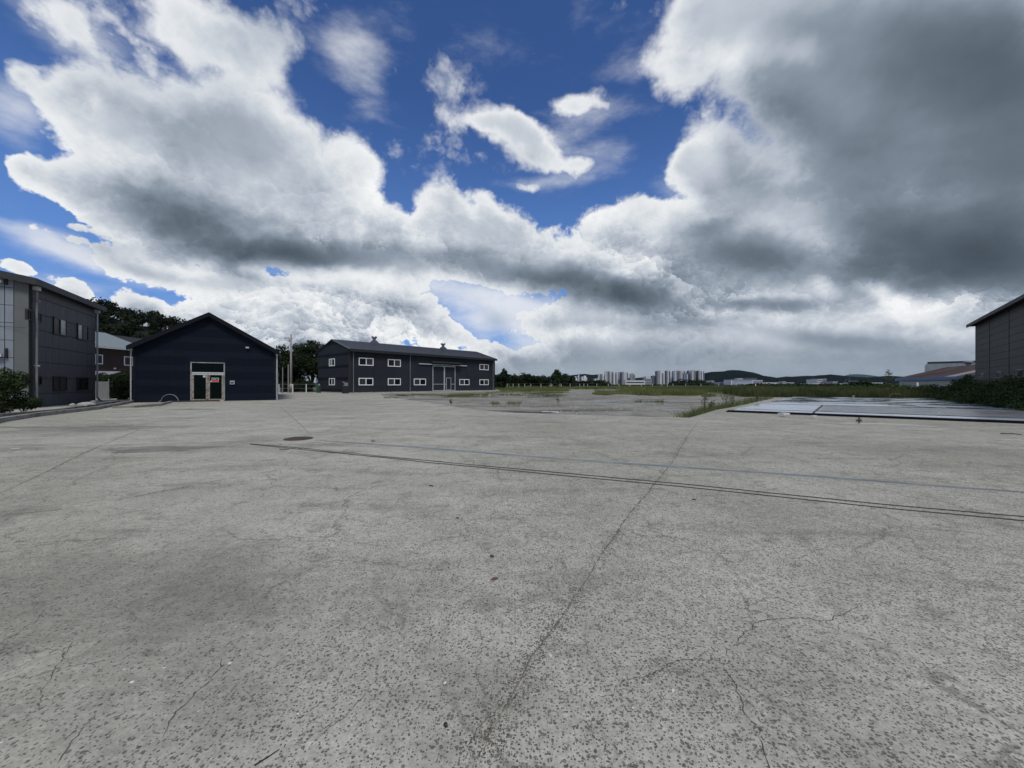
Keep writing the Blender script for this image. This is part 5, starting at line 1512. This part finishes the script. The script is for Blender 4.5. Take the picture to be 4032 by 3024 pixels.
# ================================================================== yard things
x, y, _ = ground_at(1175, 1728)
mh = thing('manhole_cover', 'round rust-brown manhole cover at the end of the blue-grey strip', 'manhole cover', (x, y, 0))
M_IRON = mat('rusty_iron', (.075, .048, .040), .75, .25, 8., .4, 30.)
MB().lathe(0, 0, [(.36, .001), (.36, .012), (.335, .014)], 40).build('rim', M_IRON, mh)
MB().lathe(0, 0, [(.315, .002), (.315, .022), (.30, .026)], 40).build('lid', M_IRON, mh)
for k in range(5): MB().box(-.24, .24, -.2 + k * .1 - .012, -.2 + k * .1 + .012, .0265, .031).build('tread_bar', M_IRON, mh)
M_CABLE = mat('black_rubber_cable', (.045, .042, .042), .6, .2, 10.)
top_px = [(984, 1748), (1152, 1762), (1400, 1786), (1616, 1808), (1690, 1815), (1933, 1838), (2186, 1861), (2700, 1908), (3118, 1951), (3506, 1990), (4032, 2036), (4500, 2076)]
bot_px = [(984, 1750), (1152, 1767), (1400, 1792), (1616, 1814), (1690, 1823), (1933, 1845), (2186, 1871), (2700, 1919), (3118, 1963), (3506, 2004), (4032, 2052), (4500, 2094)]
def cable(px, r, lab, m_=M_CABLE, nm='cable'):
    P = gpath(px); q = []
    for (x0, y0), (x1, y1) in zip(P[:-1], P[1:]):
        L = math.hypot(x1 - x0, y1 - y0); n = max(1, int(L / .35))
        for k in range(n): q.append((x0 + (x1 - x0) * k / n + random.uniform(-.006, .006), y0 + (y1 - y0) * k / n + random.uniform(-.004, .004), r + .001))
    q.append((*P[-1], r)); return tag(MB().tube(q, r, 8).build(nm, m_, smooth=True, recalc=False), lab, 'cable')
cable(top_px, .006, 'upper of the two long black cables lying across the concrete yard')
cable(bot_px, .006, 'lower of the two long black cables lying across the concrete yard')
cable([(1100, 1771), (1128, 1771), (1150, 1766), (1172, 1769), (1190, 1766)], .012, 'short loose cable end lying over the black cables below the manhole', M_GALVD)
# pieces of flat cover strip over the cables
for a, b in (((1230, 1772), (1400, 1788.5)), ((1400, 1788.5), (1610, 1809)), ((1740, 1822), (1900, 1838))):
    ribbon(gpath([a, b]), .045, .020, 0, .5, .05).build('cover_strip', mat('dusty_cover_strip', (.24, .235, .23), .8, .15, 4.), yard_o, recalc=False)
# dry leaf
x, y, _ = ground_at(1948, 2283)
M_DLEAF = mat('dry_leaf', (.12, .065, .04), .7, .2, 20.)
lfb = MB().add([(-.05, 0, .006), (-.02, .016, .018), (.02, .018, .016), (.045, .004, .006), (.02, -.012, .008), (-.02, -.012, .01)], [(0, 1, 4, 5), (1, 2, 3, 4)])
o = lfb.build('dry_leaf', M_DLEAF, recalc=False); o.location = (x, y, .002); o.rotation_euler = (0, 0, .5); o.scale = (.75, .75, .75); tag(o, 'curled brown dry leaf lying in the middle foreground', 'leaf')
def twig(px0, px1, r, lab):
    a, b = ground_at(*px0), ground_at(*px1); m = ((a[0] + b[0]) / 2 + r * 2, (a[1] + b[1]) / 2 + r, r * 1.5)
    tag(MB().tube([(a[0], a[1], r), m, (b[0], b[1], r)], r, 6, r * .5).build('twig', M_BLACK, recalc=False), lab, 'twig', 'dark twigs on the concrete')
twig((1003, 3016), (1100, 2953), .003, 'thin black twig at the bottom edge left of centre')
twig((1690, 1914), (1706, 1918), .008, 'short black twig below the black cables left of centre')
twig((1796, 2041), (1806, 2045), .006, 'small dark twig above the brown leaf')
twig((2725, 1968), (2740, 1972), .008, 'short dark twig below the cables right of the long joint')
twig((3940, 1709), (4025, 1714), .02, 'long dark rod lying near the right edge before the slab')
twig((3880, 1582), (3886, 1583), .02, 'dark scrap on the far part of the wet slab')
# hoop behind the slab
A = at_px(3502, 41.0); B = at_px(3566, 40.6)
tag(MB().tube([(A[0] + (B[0] - A[0]) * (1 - math.cos(a)) / 2, A[1], .05 + .42 * math.sin(a) ** .8) for a in np.linspace(0.02, math.pi - .02, 16)], .03, 6).build('bent_pipe', M_STONE, smooth=True, recalc=False), 'pale bent pipe arching over the back edge of the wet slab', 'pipe')
for px, py, s_, lab in [(3086, 1633, .22, 'white slab scrap lying on the dark near edge of the wet slab'), (3204, 1640, .12, 'small pale scrap right of the rusty batten on the slab edge'), (3361, 1563, .12, 'tiny white block on the back edge of the wet slab'), (3700, 1566, .14, 'small pale stub at the far back edge of the wet slab'), (2995, 1621, .07, 'tiny dark stub on the pale near panel of the slab')]:
    x, y, _ = ground_at(px, py, .1)
    o = MB().box(-s_, s_, -s_ * .6, s_ * .6, 0, s_ * .35 if py > 1600 else s_ * 1.2).build('scrap', M_PAPER if 'dark' not in lab[:10] else M_BLACK); o.location = (x, y, .105); o.rotation_euler = (0, 0, .4); tag(o, lab, 'scrap', 'scraps on the wet slab')
ribbon(gpath([(3300, 1667), (3480, 1668), (3600, 1674), (3700, 1681)]), .5, .003, .01, .4, .2).build('mortar_patch', M_PALE, yard_o, recalc=False)
x, y, _ = ground_at(2166, 1622)
o = MB().box(-.45, .45, -.12, .12, 0, .05).build('white_board', M_PAPER); o.location = (x, y, -.03); tag(o, 'white board scrap at the edge between the yard and the vacant lot', 'board')
ribbon(gpath([(1985, 1620), (2080, 1622), (2190, 1624)]), .5, .0015, .02, .4, .2).build('stain', M_CRACK, yard_o, recalc=False)

# stones and clods scattered on the lot
bl = []
pts_ = []
m2 = MB()
for k in range(700):
    px = random.uniform(1900, 2740); py = random.uniform(1560, 1628) ** 1.0
    D = EYE * F / (py - 1512); x = (px - 2016) / F * D
    if py > 1612 and px < 2100: continue
    s = random.uniform(.02, .07); a = random.uniform(0, 3)
    m2.add([(x - s, D, -.036), (x, D - s, -.036), (x + s, D, -.036), (x, D + s, -.036), (x + s * .2, D, -.036 + s * .8)], [(0, 1, 4), (1, 2, 4), (2, 3, 4), (3, 0, 4)])
m2.build('rubble', M_CONCR, recalc=False, kind='stuff', label='small rubble scattered over the vacant lot')

# loose grit on the near concrete, thicker along the long joint
m2 = MB()
jp = gpath([(2705, 1720), (2600, 1880), (2450, 2060), (2290, 2310), (2200, 2440), (2080, 2620), (1950, 2850), (1880, 3010)])
for k in range(5200):
    if k % 2:
        i = random.randrange(len(jp) - 1); f = random.random()
        x = jp[i][0] * (1 - f) + jp[i + 1][0] * f + random.gauss(0, .05); y = jp[i][1] * (1 - f) + jp[i + 1][1] * f + random.gauss(0, .05)
    else:
        D = 1.35 + 7 * random.random() ** 1.6; x = random.uniform(-1.45, 1.45) * D; y = D
    s = random.uniform(.0015, .0045) * (1 + y * .12); a = random.uniform(0, 6.3)
    P = [(x + s * math.cos(a + q * 1.57) * random.uniform(.6, 1.2), y + s * math.sin(a + q * 1.57) * random.uniform(.6, 1.2), .0005) for q in range(4)]
    m2.add(P + [(x, y, s * .9)], [(0, 1, 4), (1, 2, 4), (2, 3, 4), (3, 0, 4)])
m2.build('loose_grit', mat('dark_grit', (.075, .068, .055), .95, .35, 30., col2=(.16, .15, .13), c2scale=9.), recalc=False, kind='stuff', label='loose dark grit scattered over the near concrete and along the long joint')

# ================================================================== far city
M_TW = mat('tower_white', (.62, .63, .66), .7, .06, .02); M_TG = mat('tower_grey', (.30, .31, .34), .7, .06, .02)
M_TB = mat('tower_blue', (.05, .10, .24), .6, .06, .02); M_TD = mat('tower_dark_grey', (.10, .115, .15), .6, .06, .02); M_TBR = mat('tower_taupe', (.25, .24, .23), .7, .06, .02)
M_WIN = mat('distant_glazing', (.055, .07, .095), .3, .05, .05)
def tower(px0, px1, top, D, scheme, lab, group, floors=None, name='apartment_tower'):
    x0, x1 = at_px(px0, D)[0], at_px(px1, D)[0]; w = x1 - x0; h = htop(top, D); cx = (x0 + x1) / 2
    tw = thing(name, lab, 'apartment tower', (cx, D, 0), random.uniform(-.06, .06), group)
    main, side, accent = scheme
    dp = 14.
    MB().box(-w / 2, w / 2, 0, dp, 0, h - 2).build('wall', main, tw)
    # dark glazed window columns and coloured piers
    nb = max(2, int(w / 6.5))
    for k in range(nb):
        a = -w / 2 + w * (k + .25) / nb; b = a + w / nb * .30
        wc = MB()
        nf = int((h - 6) / 3.0)
        for f in range(nf): wc.box(a, b, -.25, .02, 3 + f * 3.0, 4.9 + f * 3.0)
        wc.build('window_column', M_WIN, tw)
    MB().box(-w / 2 - .3, -w / 2 + w * .22, -1.0, dp, 0, h + 1.0).build('side_pier', side, tw)
    if accent is not None: MB().box(w / 2 - w * .30, w / 2 - w * .06, -.6, dp, 0, h + .4).build('accent_pier', accent, tw)
    MB().box(-w * .2, w * .28, 3, 10, h - 2, h + 2.6).build('roof_house', main, tw)
    return tw
sw = (M_TW, M_TG, M_TD); sg = (M_TG, M_TW, M_TD); sb = (M_TW, M_TD, M_TB); sbb = (M_TB, M_TG, M_TW); sd_ = (M_TG, M_TD, M_TW); sbr = (M_TBR, M_TG, None)
GA, GB, GC = 'towers of the left apartment cluster', 'towers of the right apartment cluster', 'small white blocks left of the clusters'
TW = [
    (2262, 2273, 1486, 950, (M_TW, M_TW, None), 'stepped small white block nearest the dark tree row', GC), (2275, 2284, 1481, 960, sw, 'taller grey and white small block beside the stepped one', GC),
    (2289, 2297, 1487, 950, (M_TW, M_TG, None), 'lower left block of the second small white pair', GC), (2298, 2312, 1483, 970, (M_TW, M_TW, None), 'taller right block of the second small white pair', GC),
    (2357, 2367, 1476, 1500, sg, 'leftmost tower of the left apartment cluster', GA), (2369, 2383, 1477, 1520, sw, 'second tower from the left of the left apartment cluster', GA),
    (2384, 2399, 1464, 1480, sg, 'tall tower third from the left in the left cluster', GA), (2400, 2412, 1463, 1540, sw, 'tall white tower fourth from the left in the left cluster', GA),
    (2413, 2427, 1467, 1490, sw, 'tower at the middle of the left cluster before the gap', GA), (2429, 2446, 1467, 1500, sg, 'tower just right of the narrow gap in the left cluster', GA),
    (2447, 2463, 1466, 1470, sd_, 'dark striped tower second from the right in the left cluster', GA), (2464, 2474, 1469, 1530, sg, 'narrow tower at the right end of the left cluster', GA),
    (2483, 2501, 1473, 1400, sbr, 'single taupe tower standing apart between the two clusters', GA),
    (2568, 2583, 1481, 1500, sd_, 'low grey tower at the left end of the right cluster', GB), (2585, 2606, 1462, 1480, sd_, 'first tall tower from the left in the right cluster', GB),
    (2610, 2622, 1471, 1560, sw, 'shorter white tower second from the left tall one', GB), (2623, 2634, 1461, 1490, sd_, 'dark-sided tall tower left of the blue one', GB), (2635, 2651, 1462, 1500, sb, 'white tall tower with a blue pier in the left half of the right cluster', GB),
    (2657, 2671, 1461, 1470, sg, 'grey tall tower in the middle left of the right cluster', GB), (2672, 2687, 1462, 1510, sd_, 'dark grey tall tower in the middle of the right cluster', GB),
    (2688, 2694, 1464, 1520, sw, 'narrow white tower at the middle of the right cluster', GB), (2695, 2708, 1473, 1440, sbb, 'shorter blue-fronted tower in the middle of the right cluster', GB), (2696, 2709, 1463, 1530, sw, 'white tower rising behind the shorter blue-fronted one', GB),
    (2710, 2724, 1461, 1500, sd_, 'dark striped tall tower right of the blue-fronted one', GB), (2726, 2739, 1460, 1480, sg, 'tallest pale tower in the right half of the right cluster', GB), (2740, 2750, 1465, 1540, sw, 'white tower third from the right end of the right cluster', GB),
    (2748, 2759, 1461, 1480, sd_, 'dark narrow tower second from the right end of the right cluster', GB), (2760, 2773, 1463, 1500, sb, 'white and blue tower at the right end of the right cluster', GB)]
for a in TW: tower(*a)
def block(px0, px1, top, D, m_, lab, cat='building', rows=0, band=None, dp=22., name='distant_building', roof=None):
    x0, x1 = at_px(px0, D)[0], at_px(px1, D)[0]; w = x1 - x0; h = htop(top, D)
    b = thing(name, lab, cat, ((x0 + x1) / 2, D, 0))
    MB().box(-w / 2, w / 2, 0, dp, 0, h).build('wall', m_, b)
    for r in range(rows):
        z = h * (r + .45) / (rows + .3)
        MB().box(-w / 2 + w * .04, w / 2 - w * .04, -.2, .02, z, z + h / (rows + .3) * .42).build('window_band', band or M_WIN, b)
    MB().box(-w / 2 - .3, w / 2 + .3, -.4, dp, h, h + .5).build('parapet', roof or M_TW, b)
    return b
M_BOFF = mat('blue_office_cladding', (.22, .28, .38), .5, .1, .05)
block(2463, 2540, 1498, 1000, M_TW, 'long white low building between the two apartment clusters', rows=1)
block(2541, 2567, 1490, 1050, M_TG, 'grey mid-rise block left of the right apartment cluster', rows=2, band=M_TD)
block(2544, 2562, 1483, 1150, M_TW, 'white block peeping over the grey mid-rise block')
block(2343, 2358, 1491, 1100, M_TW, 'small white block left of the left apartment cluster', rows=1)
block(2330, 2346, 1503, 900, M_TW, 'tiny white shed below the hill left of the apartments')
block(2776, 2793, 1504, 800, M_TW, 'tiny white house right of the right apartment cluster'); block(2797, 2812, 1500, 820, M_TG, 'small grey peaked shed right of the right cluster'); block(2814, 2832, 1506, 780, M_TW, 'low white shed between the right cluster and the blue office', roof=M_TD)
block(2834, 2858, 1507, 760, M_TG, 'low grey shed left of the blue office block'); block(2860, 2880, 1505, 700, M_TD, 'dark grey low building against the blue office block')
block(2879, 2964, 1495, 620, M_TW, 'wide blue and white striped office block before the hills', rows=4, band=M_TB, roof=M_TD)
block(2903, 2925, 1491, 625, M_TW, 'white rooftop dome house on the blue office block', dp=8)
block(2932, 2980, 1489, 700, M_TD, 'dark blue block behind the blue office block', roof=M_TD)
block(2965, 3003, 1498, 640, M_TW, 'white annex on the right side of the blue office block', rows=2, band=M_TB)
block(2870, 2964, 1518.5, 420, M_TW, 'long low white shed in front of the blue office block', dp=10)
block(3007, 3060, 1507, 500, M_TW, 'left long white warehouse before the hills'); block(3062, 3126, 1507.5, 520, M_TG, 'grey-white warehouse right of the left long white one'); block(3080, 3092, 1504, 515, M_TG, 'small grey hut above the long white warehouses', dp=6)
block(3175, 3280, 1512.5, 300, M_TW, 'very low white warehouse below the white mid-rise', dp=8)
block(3218, 3238, 1495, 600, M_TW, 'left half of the white mid-rise office', rows=3); block(3235, 3254, 1493, 606, M_TG, 'right grey half of the white mid-rise office', rows=4)
block(3279, 3298, 1504, 560, M_TG, 'small grey cube building right of the white mid-rise', rows=1)
block(3306, 3361, 1513, 280, M_TW, 'low white roof left of the rounded bush', dp=8); block(3401, 3424, 1501, 500, M_TG, 'small white house below the far right hill', rows=1)
block(3428, 3475, 1508, 480, M_TW, 'low white factory roof left of the feathery tree'); block(3375, 3400, 1508, 520, M_TW, 'low white roof behind the rounded bush')
# lattice mast
x, y = at_px(3346, 900); hm = htop(1468, 900)
ms = thing('radio_mast', 'thin lattice mast standing before the far right hills', 'mast', (x, y, 0))
MB().tube([(0, 0, 0), (0, 0, hm)], .55, 5, .2).build('mast_shaft', M_TD, ms)
for z in (12, 18, 23): MB().box(-1.8, 1.8, -.2, .2, z, z + .4).build('crossarm', M_TD, ms)
x, y = at_px(3335, 880)
gn = thing('steel_gantry', 'small steel gantry beside the thin lattice mast', 'gantry', (x, y, 0)); hg = htop(1495, 880)
MB().box(-4, -3.4, -.3, .3, 0, hg).build('leg', M_TD, gn); MB().box(3.4, 4, -.3, .3, 0, hg).build('leg', M_TD, gn); MB().box(-4, 4, -.3, .3, hg, hg + .6).build('beam', M_TD, gn)

# ================================================================== hills
M_HILL = mat('forested_hill', (.007, .013, .016), .95, .25, .006, spec=.0, col2=(.011, .018, .018), c2scale=.004)
hill_mesh('near_hills', [(2700, 1512), (2740, 1490), (2773, 1469), (2800, 1464), (2850, 1462), (2868, 1458), (2890, 1456.5), (2912, 1458), (2940, 1466), (2962, 1473), (2990, 1478), (3022, 1487), (3050, 1488), (3073, 1490), (3100, 1484), (3141, 1483), (3180, 1481), (3202, 1480), (3240, 1477), (3273, 1474), (3300, 1479), (3330, 1481), (3370, 1483), (3412, 1487), (3450, 1484), (3500, 1479), (3540, 1484), (3600, 1490), (3700, 1496), (3900, 1500), (4200, 1495), (4600, 1500)], 2600, 520, M_HILL)
hill_mesh('left_hills', [(1500, 1500), (1800, 1495), (2000, 1488), (2200, 1484), (2252, 1477), (2290, 1473), (2305, 1472), (2330, 1476), (2365, 1473.5), (2390, 1475), (2420, 1483), (2480, 1489), (2510, 1488), (2540, 1485), (2567, 1484.5), (2600, 1488), (2700, 1492), (2790, 1490)], 3200, 520, M_HILL)
hill_mesh('far_hills', [(3040, 1500), (3075, 1487), (3100, 1481.5), (3112, 1483), (3160, 1480), (3175, 1479), (3200, 1480), (3225, 1477), (3240, 1476.5), (3290, 1482), (3332, 1480), (3350, 1474), (3375, 1473), (3410, 1474.5), (3450, 1481), (3480, 1486), (3600, 1493), (3800, 1490)], 6500, 800, mat('hazed_forested_hill', (.05, .075, .085), .95, .2, .003, spec=.0))  # forest colour made paler and bluer here to imitate distance haze

# ================================================================== air
hz_m = bpy.data.materials.new('haze_air'); hz_m.use_nodes = True
nt_ = hz_m.node_tree; nt_.nodes.clear()
vol = nt_.nodes.new('ShaderNodeVolumePrincipled'); vol.inputs['Color'].default_value = (.80, .88, 1.0, 1); vol.inputs['Density'].default_value = HAZE
vol.inputs['Anisotropy'].default_value = .2
mo_ = nt_.nodes.new('ShaderNodeOutputMaterial'); nt_.links.new(vol.outputs[0], mo_.inputs['Volume'])
if HAZE > 0:
    MB().box(-11000, 11000, -400, 9500, -1.2, 330).build('haze', hz_m, kind='stuff')
